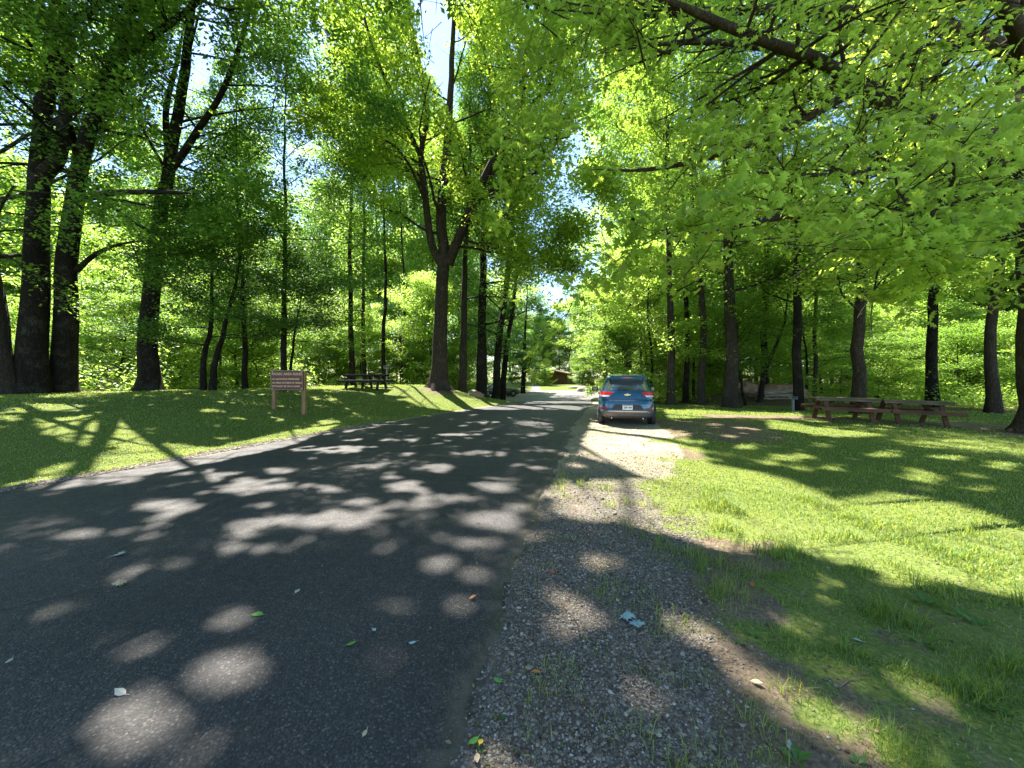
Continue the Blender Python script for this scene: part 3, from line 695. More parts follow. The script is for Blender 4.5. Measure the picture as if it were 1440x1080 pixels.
# the tree behind the photographer's left shoulder: its crown makes the shade on the near road
make_tree('maple_tree', 'high dark leafy boughs crossing the very top of the view above the road', 'tree',
          V((-9.5, 2.0, g(-9.5, 2)), (-9.4, 2.1, 4), (-9.0, 2.6, 8), (-8.4, 3.4, 12), (-8, 4, 16)), .45,
          limbs=[(V((-9.0, 2.6, 8.2), (-7, 4.5, 10), (-4.5, 6.6, 11.3), (-2.2, 8.6, 12), (-.4, 10, 12.2)), .22, .05, 34, .2, 2.8),
                 (V((-9.0, 2.8, 9), (-8.4, 5.6, 11), (-7.4, 8.5, 12.6), (-6.4, 11, 13.4)), .2, .05, 30, .2, 2.8),
                 (V((-8.8, 2.6, 8.6), (-6, 3.0, 9.8), (-3, 4.6, 10.6), (-.4, 6.4, 11), (1.2, 7.4, 11.2)), .2, .05, 32, .2, 2.6)],
          seed=90, z0=9, cr=5.5, nl=10, per=42, size=.14, leaf='leaf_maple', nch=(7, 5), keep=lambda P: P[:, 2] > 7.5)

# ------------------------------------------------------------------ the wood behind: a few trees, copied
def proto(name, H, r, z0, cr, nl, per, size, leaf, bark, seed, **kw):
    return make_tree(name, 'x', 'tree', [np.array(p, float) for p in ((0, 0, 0), (.1, 0, H * .3), (-.1, .15, H * .6), (.1, 0, H))], r, seed=seed, z0=z0, cr=cr, nl=nl, per=per, size=size, leaf=leaf,
                     bark=bark, near=False, flare=.3, k=9, **kw)
_G = G; G0 = g
def G(x, y): return np.zeros_like(np.asarray(x, float)) - 9     # the patterns are grown on level ground
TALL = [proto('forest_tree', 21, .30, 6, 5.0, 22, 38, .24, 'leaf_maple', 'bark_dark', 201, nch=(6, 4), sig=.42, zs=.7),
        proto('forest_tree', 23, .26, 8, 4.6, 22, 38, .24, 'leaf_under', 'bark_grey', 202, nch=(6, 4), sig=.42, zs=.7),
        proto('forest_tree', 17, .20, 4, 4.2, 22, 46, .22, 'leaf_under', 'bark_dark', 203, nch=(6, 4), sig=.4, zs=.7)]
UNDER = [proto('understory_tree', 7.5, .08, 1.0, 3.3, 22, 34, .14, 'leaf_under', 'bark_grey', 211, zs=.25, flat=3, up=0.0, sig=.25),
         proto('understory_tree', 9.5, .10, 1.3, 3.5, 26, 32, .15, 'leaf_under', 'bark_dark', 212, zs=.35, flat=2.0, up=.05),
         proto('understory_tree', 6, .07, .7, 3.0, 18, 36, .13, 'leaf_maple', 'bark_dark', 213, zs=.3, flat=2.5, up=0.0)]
BUSH = [proto('sapling', 2.6, .03, .15, 1.6, 16, 20, .10, 'leaf_under', 'bark_dark', 221, zs=.4, flat=2, up=.1, sig=.15),
        proto('sapling', 3.4, .035, .3, 1.9, 18, 22, .11, 'leaf_maple', 'bark_dark', 222, zs=.4, flat=2, up=.1, sig=.15)]
G = _G
used = {}
rngw = random.Random(77)
def put(kindlist, x, y, s, label, group, name=None, cat='tree'):
    p = kindlist[rngw.randrange(len(kindlist))]
    if id(p) in used: o = copy_tree(p)
    else: used[id(p)] = 1; o = p
    o.location = (x, y, g(x, y)); o.rotation_euler = (rngw.uniform(-.04, .04), rngw.uniform(-.04, .04), rngw.uniform(0, 6.28)); sz = s * rngw.uniform(.9, 1.12); o.scale = (s, s, sz)
    tag(o, label, cat, group)
    return o
def zone(x, y):
    px = 720 + x / y * F
    if px < 330: return 'left'
    if px < 760: return 'mid'
    if px < 930: return 'gap'
    return 'right'
TL = {'left': ('tall tree deep in the sunlit wood left of the brown sign', 'tall trees in the wood left of the sign'),
      'mid': ('tall tree in the wood between the brown sign and the road gap', 'tall trees in the wood behind the black table'),
      'gap': ('distant tree standing around the far car park', 'trees around the far car park'),
      'right': ('tall tree deep in the wood behind the joined picnic tables', 'tall trees in the right-hand wood')}
UL = {'left': ('bright leafy understory tree behind the crest of the left lawn', 'understory trees behind the left lawn'),
      'mid': ('bright leafy understory tree behind the sign, black table and mound', 'understory trees behind the black table'),
      'gap': ('bushy green tree bordering the far car park', 'bushy trees bordering the far car park'),
      'right': ('leafy understory tree in the shade behind the right tree line', 'understory trees in the right-hand wood')}
BL = {'left': ('knee to head high leafy sapling at the edge of the left lawn', 'saplings edging the left lawn'),
      'mid': ('leafy sapling low in the undergrowth behind the black table and mound', 'saplings behind the black table'),
      'gap': ('small green bush at the edge of the far car park', 'bushes at the far car park'),
      'right': ('leafy sapling low in the undergrowth of the right-hand wood', 'saplings in the right-hand wood')}
def blocked(x, y, r=0):
    if y > 22 and (XL(y) - r) < x < (XR(y) + r): return True             # road and car park
    if 50 < y < 84 and 1.0 - r < x < 16 + r * .3: return True            # lawn, shed and path
    return False
def scatter(kinds, n, yr, smin, smax, LBL, dmin, seed, xlim=1.75, cond=None, name=None, cat='tree', br=2.5):
    r = random.Random(seed); pts = []; tries = 0
    while len(pts) < n and tries < 6000:
        tries += 1
        y = yr[0] + (yr[1] - yr[0]) * r.random() ** .8; x = r.uniform(-xlim, xlim) * y
        if blocked(x, y, br) or (cond and not cond(x, y)): continue
        if any((x - a) ** 2 + (y - b) ** 2 < dmin ** 2 for a, b in pts): continue
        pts.append((x, y)); z = zone(x, y)
        put(kinds, x, y, r.uniform(smin, smax), LBL[z][0], LBL[z][1], cat=cat)
def behind(x, y):
    d = XL(y) - x
    return (x < 0 and d > 13.5 and y > 17) or (x < 0 and y > 27.5) or (x > 0 and y > 22.5 and x > 4)
scatter(TALL, 40, (44, 70), 1.05, 1.45, TL, 5, 5, cond=lambda x, y: behind(x, y) and x < 0, br=3)
scatter(TALL, 34, (44, 68), 1.0, 1.4, TL, 4.2, 15, cond=lambda x, y: behind(x, y) and x > 0, br=3)
scatter(UNDER, 10, (42, 52), 1.7, 2.2, UL, 5, 16, cond=lambda x, y: behind(x, y) and x < -8, br=3)
scatter(UNDER, 8, (42, 52), 1.7, 2.2, UL, 5, 17, cond=lambda x, y: behind(x, y) and x > 12, br=3)
scatter(UNDER, 78, (19.5, 40), .75, 1.1, UL, 3.5, 6, cond=behind, br=3)
scatter(BUSH, 70, (18, 40), .7, 1.3, BL, 1.6, 7, cond=behind, br=1.5, cat='sapling')
for x, y, s in [(-6.8, 37, 1.1), (-12.5, 45, 1.35), (-3.2, 46, 1.3), (-8.5, 44, 1.4)]: put(TALL, x, y, s, *TL['mid'])
for x, y, s in [(9.2, 31, 1.15), (13.5, 38, 1.2), (18.5, 43, 1.3), (20, 50, 1.3)]: put(TALL, x, y, s, *TL['gap'])
# trees closing the far end of the car park
for x, y, s, k in [(18.5, 52, 1.1, 0), (20, 62, 1.2, 1), (17.5, 72, 1.0, 0), (13, 88, 1.1, 1), (8, 92, .9, 0), (3, 90, 1.2, 1), (-3, 84, 1.1, 0), (-6, 72, 1.2, 1), (-8.5, 62, 1.1, 0), (19, 80, 1.2, 0)]:
    put(UNDER, x, y, s * 1.7, *UL['gap'])
for x, y, s in [(5.5, 87, 1.5), (10.5, 86, 1.5), (15, 86, 1.6), (0, 84, 1.5), (19, 68, 1.8), (17.5, 63, 1.5)]: put(UNDER, x, y, s, *UL['gap'])
for x, y, s in [(22, 70, .9), (-9, 80, 1.0), (-12, 66, 1.0), (24, 88, 1.0), (-3, 92, .95), (20, 46, .8), (-.5, 100, 1.5), (3.5, 104, 1.45), (8, 98, .8), (12, 96, .8), (17, 92, .95), (14, 46, .8)]:
    put(TALL, x, y, s, *TL['gap'])
for x, y, s in [(14.0, 74, 1.5), (15.5, 70, 1.6), (16.5, 66, 1.4), (13.5, 80, 1.5), (17, 60, 1.2), (3.5, 79, 1.3), (16.8, 57, 1.0), (4.9, 71, 1.2), (5.9, 69.5, 1.0), (12.9, 71, 1.1)]:
    put(BUSH, x, y, s, *BL['gap'], cat='bush')
# leafy ground cover of the forest floor
def undergrowth():
    rng = np.random.RandomState(19); n = 260000
    y = rng.uniform(15.5, 44, n); x = rng.uniform(-1.7, 1.7, n) * y
    d = XL(y) - x; e = x - XR(y)
    k = ((d > 12.5) & (x < 0)) | ((x < 0) & (y > 25.5) & (d > 3.5)) | ((x > 0) & (e > 3) & (y > 22.3 - .28 * np.clip(x - 7, 0, 30)))
    c = fbm(x, y, .8, 3); k &= (c > .44) & ~((np.abs(x - 13.5) < 2.2) & (np.abs(y - 20.9) < 1.6)); x, y, c = x[k], y[k], c[k]
    z = rng.rand(len(x)) ** 1.3 * (c - .40) * 5.5
    P = np.column_stack([x, y, G(x, y) + .05 + z])
    vv = np.clip(c * .6 + rng.rand(len(x)) * .6 - .1, 0, 1)
    me = leaf_mesh('undergrowth', P, .15, M['leaf_under'], rng, RHOMB, .45, vv)
    tag(link(bpy.data.objects.new('undergrowth', me)), 'low leafy green undergrowth covering the forest floor', 'undergrowth', kind='stuff')
undergrowth()
for x, y, s in [(24, 13, 1.0), (29, 17, 1.1), (34, 22, 1.1), (-30, 14, 1.0), (-36, 20, 1.1)]: put(TALL, x, y, s, 'tall tree just outside the open lawn beyond the frame edge', 'trees beyond the frame edges')
# far-off wood: one mass of foliage nobody could count
def far_wood():
    rng = np.random.RandomState(9); n = 230000
    a = rng.uniform(-1.35, 1.35, n); R_ = rng.uniform(66, 122, n)
    x = R_ * np.sin(a); y = R_ * np.cos(a)
    z = rng.rand(n) ** .85 * 36
    den = fbm(x + z * .4, y - z * .3, .16, 4)
    pxx = 720 + x / y * F
    topz = np.where((pxx > 772) & (pxx < 838), 11 + 6 * fbm(pxx * .1, x, 1), 36 - 14 * fbm(x, y, .12, 3))
    k = (den > .42) & (z < topz) & ~((x > -8) & (x < 22) & (y < 95))
    P = np.column_stack([x, y, z + G(x, y) * 0 - .5])[k]
    me = leaf_mesh('distant_wood', P, .75, M['leaf_under'], rng, HEXLEAF, .8)
    o = link(bpy.data.objects.new('distant_wood', me)); tag(o, 'far-off green wood closing the view behind all trees', 'wood', kind='stuff')
far_wood()
# ------------------------------------------------------------------ ground, road, car park
def axis(lo, hi, c, fine, growth, fmax):
    out = [c]; s = fine
    while out[-1] < hi: out.append(out[-1] + s); s = min(s * growth, fmax)
    o2 = [c]; s = fine
    while o2[-1] > lo: o2.append(o2[-1] - s); s = min(s * growth, fmax)
    return np.array(sorted(set(o2[1:] + out)))
gx = axis(-400, 400, 1.5, .10, 1.012, 40); gy = axis(-40, 420, 3, .10, 1.010, 40)
X, Y = np.meshgrid(gx, gy, indexing='ij')
def masks(x, y):
    d = XL(y) - x; e = x - XR(y)
    n = fbm(x, y, .9, 4); n2 = fbm(x + 11, y + 5, 2.6, 3)
    forest = np.maximum(sst(11.5, 15, d) * sst(8, 14, y), sst(.0, 1, (y - 27) / 2) * sst(3, 6, d))
    fr = sst(0, 1.6, y - (19.2 - .12 * (x - 6)) ) * sst(2.5, 4.0, e) * (1 - sst(1, 3, 40 - 0 * y - (40 - 0)))  # right wood floor
    fr = sst(0, 1.4, y - (20.6 - .28 * np.clip(x - 7, 0, 30))) * sst(2.0, 3.5, e) * (1 - sst(50, 54, y) * sst(22, 18, x))
    litter = np.maximum(forest, fr)
    lawnfar = sst(48, 52, y) * sst(22, 18, x) * sst(-9, -6, x); litter = litter * (1 - lawnfar)
    gw = np.interp(y, [0, 2, 3, 3.8, 5, 7, 9.6, 13, 18, 24, 30], [.85, .95, 1.15, 1.45, 1.8, 2.1, 2.4, 2.5, 1.1, .4, .2])
    gravel = sst(.5, -.1, e - gw) * (e > -.6) + 0
    gravel = np.maximum(gravel, sst(.35, .05, d) * (d > -.6) * sst(24, 20, y))
    grass = np.where(d > 0, sst(.1, .45, d + (n2 - .5) * .4), sst(-.5, .9, e - gw + (n - .5) * 3.0 + (n2 - .5) * 1.0))
    grass = np.where((e > 0) & (y < 6), grass * (.52 + .48 * sst(.41, .53, n2 * .5 + n * .5 + .10 * sst(2.5, 4.5, y))), grass)
    # bare patches: mound by the car, strip at the picnic tables, foot of the oak
    bare = gauss(x, y, 5.6, 10.4, 1.1) * 1.2 + gauss(x, y, 4.8, 12.2, 1.2) + gauss(x, y, 6.6, 12.4, .9) * .8
    st = sst(1.0, .3, np.abs(y - (14.1 - .30 * (x - 9) + .25 * np.sin(x * 1.3)) )) * sst(6.5, 8, x) * sst(19, 17, x)
    bare = np.maximum(bare, st * 1.1); bare = np.maximum(bare, gauss(x, y, -3.9, 20.9, .9) * .8); bare = np.maximum(bare, gauss(x, y, 14.4, 10.8, 1.0))
    grass = np.maximum(grass, lawnfar)
    grass = grass * (1 - np.clip(bare + (n2 - .5) * .7, 0, 1)) * (1 - litter)
    strip = gauss(x, y, 7.5, 17.8, 1.8)     # sunlit green strip before the right tree line
    return np.clip(grass, 0, 1), np.clip(gravel, 0, 1), np.clip(litter, 0, 1)
gm, vm, lm_ = masks(X, Y)
Z = G(X, Y)
inroad = (X > XL(Y) + .25) & (X < XR(Y) - .12) & (Y < 58)
Z = Z - np.where(inroad, .05, 0)
nx, ny = len(gx), len(gy)
i = np.arange(nx - 1)[:, None] * ny; j = np.arange(ny - 1)[None, :]
q = np.stack([i + j, i + ny + j, i + ny + j + 1, i + j + 1], -1).reshape(-1)
me = np_mesh('ground', np.stack([X, Y, Z], -1).reshape(-1, 3), q, np.arange(len(q) // 4) * 4, M['ground'], smooth=True,
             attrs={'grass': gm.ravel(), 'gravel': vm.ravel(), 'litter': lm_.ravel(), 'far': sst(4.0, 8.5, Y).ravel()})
o = link(bpy.data.objects.new('ground', me)); tag(o, kind='structure')

def strip_sheet(name, y0, y1, dy, xl, xr, ncol, mat, lift, crown=0.0, wob=.0):
    ys = np.arange(y0, y1 + 1e-6, dy); P = np.zeros((len(ys), ncol, 3)); E = np.zeros((len(ys), ncol))
    for a, y in enumerate(ys):
        l = xl(y) + (fbm(y * 1.0, 3.0, .8, 3) - .5) * wob * .6; r = xr(y) + (fbm(y, 9.0, 1.6, 5) - .5) * wob + (fbm(y, 19.0, 7, 3) - .5) * wob * .35
        t = np.linspace(0, 1, ncol); t = .5 - .5 * np.cos(np.pi * t)
        x = l + (r - l) * t
        P[a, :, 0] = x; P[a, :, 1] = y
        base = G(x, np.full(ncol, y))
        de = np.minimum(x - l, r - x)
        P[a, :, 2] = base + lift + crown * np.clip(de / 1.5, 0, 1) - .045 * np.clip(1 - de / .05, 0, 1)
        E[a] = np.exp(-np.minimum((r - x) / .26, 30)) * 1.0 + .5 * np.exp(-np.minimum((x - l) / .12, 30))
    n = len(ys); i = np.arange(n - 1)[:, None] * ncol; j = np.arange(ncol - 1)[None, :]
    q = np.stack([i + j, i + j + 1, i + ncol + j + 1, i + ncol + j], -1).reshape(-1)
    me = np_mesh(name, P.reshape(-1, 3), q, np.arange(len(q) // 4) * 4, M[mat], smooth=True, attrs={'edge': E.ravel()})
    return tag(link(bpy.data.objects.new(name, me)), kind='structure')
strip_sheet('road', -11, 25.6, .08, XL, XR, 44, 'asphalt', .012, .012, .48)
strip_sheet('car_park', 25.6, 57, .5, XL, XR, 30, 'lot', .014, 0, .1)
strip_sheet('path', 57, 79, .5, lambda y: 2.6 + .05 * (y - 57), lambda y: 4.6 + .05 * (y - 57), 4, 'concrete', .02)

# ------------------------------------------------------------------ grass, gravel, weeds
def grass_blades():
    rng = np.random.RandomState(3); A = []
    for r0, r1, dens, L, wd in [(1.3, 2.6, 8000, .06, .0038), (2.6, 4.2, 6000, .06, .0046), (4.2, 6.5, 2800, .06, .007), (6.5, 10, 1100, .055, .010), (10, 15, 520, .06, .016), (15, 24, 200, .07, .028), (24, 34, 50, .08, .05)]:
        n = int((r1 ** 2 - r0 ** 2) * .98 * dens)
        r = np.sqrt(rng.uniform(r0 ** 2, r1 ** 2, n)); a = rng.uniform(-.97, .97, n)
        x = r * np.sin(a); y = r * np.cos(a)
        gm_, vm_, li = masks(x, y)
        ok = (x < XL(y) - .03) | (x > XR(y) + .03); ok &= ~((y > 24) & (x > XL(y)) & (x < XR(y)))
        near = sst(7, 4, r) * (x > 0)
        cl = fbm(x + 3, y + 8, 3.2, 3)
        dn = gm_ * (1 - near + near * sst(.36, .62, cl)) 
        sparse = (.16 * sst(.5, .7, fbm(x, y, 4, 2)) + .22 * sst(3.5, 5.5, r) * sst(.48, .6, fbm(x + 9, y, 1.4, 3))) * (x > XR(y)) * (r < 14)
        k = ok & (rng.rand(n) < np.maximum(dn, sparse)) & (li < .5)
        x, y, r, cl = x[k], y[k], r[k], cl[k]; m = len(x)
        L = L * (.55 + .9 * fbm(x + 21, y + 4, .7, 4))
        tuft = .7 + 1.6 * sst(.55, .75, cl) * sst(8, 5, r)
        A.append(np.column_stack([x, y, G(x, y), L * tuft * (.45 + .9 * rng.rand(m)), wd * (.7 + .6 * rng.rand(m)), rng.uniform(0, 6.283, m), rng.uniform(.15, 1.0, m), rng.rand(m)]))
    A = np.vstack(A); n = len(A); x, y, z, L, wd, a, bend, rv = A.T
    dx, dy = np.cos(a), np.sin(a); sx, sy = -dy, dx
    def pt(t, s): 
        b = L * bend * t * t
        return np.column_stack([x + dx * b + sx * s * wd, y + dy * b + sy * s * wd, z - .006 + L * t * (1 - .35 * bend * t)])
    co = np.stack([pt(0, -.5), pt(0, .5), pt(.55, .42), pt(.55, -.42), pt(1, 0)], 1).reshape(-1, 3)
    loops = (np.arange(n)[:, None] * 5 + np.array([0, 1, 2, 3, 3, 2, 4])[None]).ravel()
    starts = (np.arange(n)[:, None] * 7 + np.array([0, 4])[None]).ravel()
    vv = np.clip(.55 * fbm(x, y, .6, 3) + .55 * rv ** 1.3, 0, 1)
    me = np_mesh('grass', co, loops, starts, M['grass_blade'], np.repeat(vv, 5))
    tag(link(bpy.data.objects.new('grass', me)), 'short green lawn grass on both sides of the road', 'grass', kind='stuff')
    print('blades', n)
grass_blades()
def litter():
    # dead leaf scraps, bark bits and needles
    rng = np.random.RandomState(12); A = []
    n = 5200; y = rng.uniform(1.3, 16, n); x = XR(y) + rng.normal(.05, .30, n); A.append((x, y))
    n = 2200; y = rng.uniform(4.6, 18, n); x = XL(y) - np.abs(rng.normal(0, .25, n)) + .08; A.append((x, y))
    n = 7000; r = np.sqrt(rng.uniform(1.5, 16 ** 2, n)); a = rng.uniform(-.95, .95, n); x = r * np.sin(a); y = r * np.cos(a); k = (x > XR(y)) | (rng.rand(n) < .13); A.append((x[k], y[k]))
    x = np.concatenate([a for a, b in A]); y = np.concatenate([b for a, b in A]); n = len(x)
    onr = (x > XL(y) + .1) & (x < XR(y) - .1)
    P = np.column_stack([x, y, G(x, y) + np.where(onr, .03, .010)])
    s_ = np.where(rng.rand(n) < .7, .012, .026) * (.7 + .6 * rng.rand(n)) * np.where(onr, .8, 1)
    T = (np.array([(0, -.5, 0), (.3, .05, .12), (0, .5, .02), (-.25, .0, .10)]), [(0, 1, 2, 3)])
    me = leaf_mesh('leaf_litter', P, 1.0, M['scrap'], rng, T, .35)
    co = np.empty(len(me.vertices) * 3, np.float32); me.vertices.foreach_get('co', co); co = co.reshape(-1, 4, 3)
    c = P[:, None, :]; co = c + (co - c) * s_[:, None, None]; me.vertices.foreach_set('co', co.astype(np.float32).ravel()); me.update()
    tag(link(bpy.data.objects.new('leaf_litter', me)), 'small brown scraps of dead leaf and bark scattered on gravel, road edge and lawn', 'leaf litter', kind='stuff')
def scrap_mat():
    m, nt, out = nmat('dead_leaf_scrap')
    princ(nt, out, ramp(nt, attr(nt, 'v'), [(0, (.04, .025, .014)), (.4, (.12, .075, .035)), (.75, (.24, .17, .09)), (.92, (.10, .14, .03)), (1, (.40, .33, .2))]), .8, .2); return m
M['scrap'] = scrap_mat()
litter()
def pebbles():
    rng = np.random.RandomState(4)
    t = (1 + 5 ** .5) / 2
    ico = np.array([(-1, t, 0), (1, t, 0), (-1, -t, 0), (1, -t, 0), (0, -1, t), (0, 1, t), (0, -1, -t), (0, 1, -t), (t, 0, -1), (t, 0, 1), (-t, 0, -1), (-t, 0, 1)]) / 1.9
    fc = np.array([(0, 11, 5), (0, 5, 1), (0, 1, 7), (0, 7, 10), (0, 10, 11), (1, 5, 9), (5, 11, 4), (11, 10, 2), (10, 7, 6), (7, 1, 8), (3, 9, 4), (3, 4, 2), (3, 2, 6), (3, 6, 8), (3, 8, 9), (4, 9, 5), (2, 4, 11), (6, 2, 10), (8, 6, 7), (9, 8, 1)])
    A = []
    for y0, y1, dens, s in [(1.2, 2.4, 12000, .0042), (2.4, 4.5, 6500, .0047), (4.5, 8, 1100, .006), (8, 14, 100, .008)]:
        n = int((y1 - y0) * 4.2 * dens); y = rng.uniform(y0, y1, n); e = rng.uniform(-.1, 4.1, n); x = XR(y) + e
        gm_, vm_, li = masks(x, y)
        p = vm_ * (.35 + .65 * sst(.35, .55, fbm(x, y, 2.2, 3))) * np.where(e < .02, .25, 1) + .02
        k = rng.rand(n) < p; x, y = x[k], y[k]; m = len(x)
        A.append(np.column_stack([x, y, s * np.exp(rng.normal(0, .38, m))]))
    # the thin gravel line along the left edge
    n = 9000; y = rng.uniform(4.5, 13, n); x = XL(y) - np.abs(rng.normal(.10, .12, n)); A.append(np.column_stack([x, y, np.full(n, .013) * np.exp(rng.normal(0, .3, n))]))
    A = np.vstack(A); x, y, s = A.T; n = len(A)
    z = G(x, y) + s * .35
    V = ico[None] * (1 + rng.normal(0, .16, (n, 12, 3))) * (s[:, None] * np.exp(rng.normal(0, .2, (n, 1))))[:, :, None] if False else ico[None] * (1 + rng.normal(0, .16, (n, 12, 3))) * s[:, None, None]
    V = V * np.stack([1 + .5 * rng.rand(n), .8 + .3 * rng.rand(n), .45 + .35 * rng.rand(n)], -1)[:, None, :]
    a = rng.uniform(0, 6.28, n); ca, sa = np.cos(a)[:, None], np.sin(a)[:, None]
    vx = V[:, :, 0] * ca - V[:, :, 1] * sa; vy = V[:, :, 0] * sa + V[:, :, 1] * ca
    co = np.stack([vx + x[:, None], vy + y[:, None], V[:, :, 2] + z[:, None]], -1).reshape(-1, 3)
    loops = (np.arange(n)[:, None, None] * 12 + fc[None]).ravel()
    me = np_mesh('gravel', co, loops, np.arange(n * 20) * 3, M['pebble'], np.repeat(rng.rand(n), 12))
    tag(link(bpy.data.objects.new('gravel', me)), 'loose grey crushed stone on the road shoulder', 'gravel', kind='stuff')
    print('pebbles', n)
pebbles()

def ground_at(px, py):
    """the ground point that the photograph shows at this pixel"""
    Yq = 6.0
    for _ in range(40):
        x = (px - 720) / F * Yq; Yn = (CAMH - g(x, Yq)) * F / (py - HZ); Yq = .5 * Yq + .5 * min(max(Yn, 1), 60)
    return (px - 720) / F * Yq, Yq, g((px - 720) / F * Yq, Yq)
def onroad(x, y): return XL(y) < x < XR(y)
# fallen leaves
def fl_mat(n, c): m, nt, out = nmat(n); v = coord(nt); k = noise(nt, v, 60); princ(nt, out, ramp(nt, k, [(.3, tuple(a * .8 for a in c)), (.7, c)]), .5, .4); return m
FLM = {'pale': fl_mat('pale_leaf', (.36, .37, .32)), 'blue': fl_mat('bluish_leaf', (.30, .43, .44)), 'green': fl_mat('fresh_green_leaf', (.10, .28, .04)), 'orange': fl_mat('orange_leaf', (.55, .22, .06)),
       'yellow': fl_mat('yellow_leaf', (.75, .55, .06)), 'tan': fl_mat('tan_leaf', (.52, .40, .25)), 'red': fl_mat('reddish_leaf', (.40, .10, .04))}
FL = [(168, 785, 'pale', .10, 'pale leaf lying on the left half of the road, nearer the grass', 0), (168, 828, 'tan', .09, 'curled tan leaf on the asphalt just below the pale one', 0),
      (418, 838, 'pale', .05, 'small round whitish leaf in the shade mid road', 0), (362, 870, 'green', .09, 'small fresh green leaf at the edge of an oval sun patch on the road', 0),
      (580, 910, 'blue', .05, 'bright bluish leaf scrap on the asphalt, the nearer of two', 0), (526, 892, 'blue', .045, 'bluish leaf scrap on the asphalt, the farther of two', 0),
      (494, 912, 'green', .06, 'dark green leaf scrap in the road shade', 0), (665, 846, 'orange', .06, 'orange leaf near the crumbling right road edge', 0),
      (169, 983, 'pale', .07, 'pale leaf on the lower left asphalt beside a big sun patch', 0), (513, 1040, 'tan', .035, 'tan leaf chip at the bottom of the road', 0),
      (13, 936, 'pale', .05, 'greyish leaf at the left frame edge on the road', 0),
      (882, 872, 'blue', .115, 'pale blue lobed maple leaf on the gravel, left one of a pair', 1), (896, 881, 'blue', .115, 'pale blue lobed maple leaf on the gravel, right one of a pair', 1),
      (754, 948, 'orange', .055, 'small orange leaf on the dark gravel', 0), (777, 806, 'red', .06, 'reddish leaf on the upper gravel shoulder', 0),
      (676, 1049, 'yellow', .045, 'yellow leaf at the bottom corner between road and gravel', 0), (666, 1050, 'green', .055, 'green leaf touching the yellow one beside the road edge', 0),
      (671, 1071, 'tan', .05, 'light brown leaf at the very bottom beside the road edge', 0), (700, 960, 'green', .055, 'small green leaf lying at the asphalt edge', 0),
      (1064, 963, 'tan', .06, 'curled tan leaf on sunlit dirt in the lower right', 0), (1110, 1052, 'pale', .05, 'small whitish leaf in the dark grass at the bottom right', 0),
      (1206, 903, 'blue', .05, 'pale bluish scrap on the shaded dirt at lower right', 0), (749, 737, 'pale', .07, 'white leaf scrap at the mossy road edge', 0),
      (1058, 825, 'red', .06, 'reddish brown leaf in the shaded patchy grass', 0)]
for k, (px, py, c, s, lb, lob) in enumerate(FL):
    x, y, z = ground_at(px, py); rr = random.Random(k)
    T, fc = MAPLELEAF if lob or k < 3 else HEXLEAF
    b = MB(); rot = Matrix.Rotation(rr.uniform(0, 6.28), 4, 'Z') @ Matrix.Rotation(rr.uniform(-.3, .3), 4, 'X') @ Matrix.Rotation(rr.uniform(-.25, .25), 4, 'Y')
    V0 = [(a[0] * s, a[1] * s, a[2] * s * (1 if k % 2 else -1)) for a in T]
    b.add(V0, fc, rot)
    b.bar(tuple(rot @ Vector((0, -.5 * s, 0))), tuple(rot @ Vector((.05 * s, -.75 * s, .05 * s))), .002, .0015, 0)
    zmin = min(v[2] for v in b.v)
    o = b.build('fallen_leaf', FLM[c]); o.location = (x, y, z + (.026 if onroad(x, y) else .012) - zmin); tag(o, lb, 'leaf', 'fallen leaves')
# broad-leaved weeds
def weed(px, py, n, L, lb, seed):
    x, y, z = ground_at(px, py); rng = random.Random(seed); b = MB(); L *= .72
    for i in range(n):
        a = i * 2.4 + rng.uniform(-.3, .3); l = L * rng.uniform(.6, 1.1); el = rng.uniform(.35, 1.0); P = []
        for t in np.linspace(0, 1, 7):
            w = l * .20 * (math.sin(math.pi * max(0, (t - .25) / .75) ** .8) if t > .25 else .03) + .001
            rr_ = l * t * math.cos(el * (1 - .5 * t)); zz = l * t * math.sin(el) * (1 - .35 * t)
            P.append([(math.cos(a) * rr_ - math.sin(a) * s_ * w, math.sin(a) * rr_ + math.cos(a) * s_ * w, zz + abs(s_) * w * .3) for s_ in (-1, 0, 1)])
        b.grid(P)
    o = b.build('weed', WEEDM, smooth=True); o.location = (x, y, z - .004); tag(o, lb, 'weed', 'broad-leaved weeds')
WEEDM = leaf_mat('weed_leaf', (.07, .17, .03), (.09, .2, .035), (.12, .25, .04), (.3, .5, .08), .35, .4)
for k, (px, py, n, L, lb) in enumerate([(1300, 850, 6, .16, 'broad-leaved weed with upright leaves in the shaded grass at right'), (1295, 905, 3, .13, 'weed with two wide pale leaves in the shade right of centre'),
        (1375, 880, 4, .14, 'low weed near the right frame edge in the shade'), (1350, 868, 4, .13, 'leafy weed between the upright weed and the right frame edge'), (1040, 905, 5, .08, 'small round-leaved weed on the dirt beside the lit grass'),
        (1120, 1072, 5, .11, 'glossy-leaved weed at the bottom edge in the dark grass'), (1205, 1075, 4, .08, 'small weed at the bottom edge near the sunlit dirt'), (675, 1058, 4, .06, 'tiny weed at the road edge by the yellow leaf'),
        (700, 1010, 5, .05, 'tiny green sprout on the gravel next to the asphalt'), (1400, 1000, 6, .12, 'low weed in the lower right corner grass'), (1060, 895, 4, .07, 'small weed close right of the round-leaved one'),
        (1245, 845, 4, .10, 'weed left of the upright broad-leaved one'), (740, 940, 4, .045, 'tiny sprout on the dark gravel near an orange leaf'), (1340, 780, 4, .12, 'weed standing in the sunny grass at right')]):
    weed(px, py, n, L, lb, k)
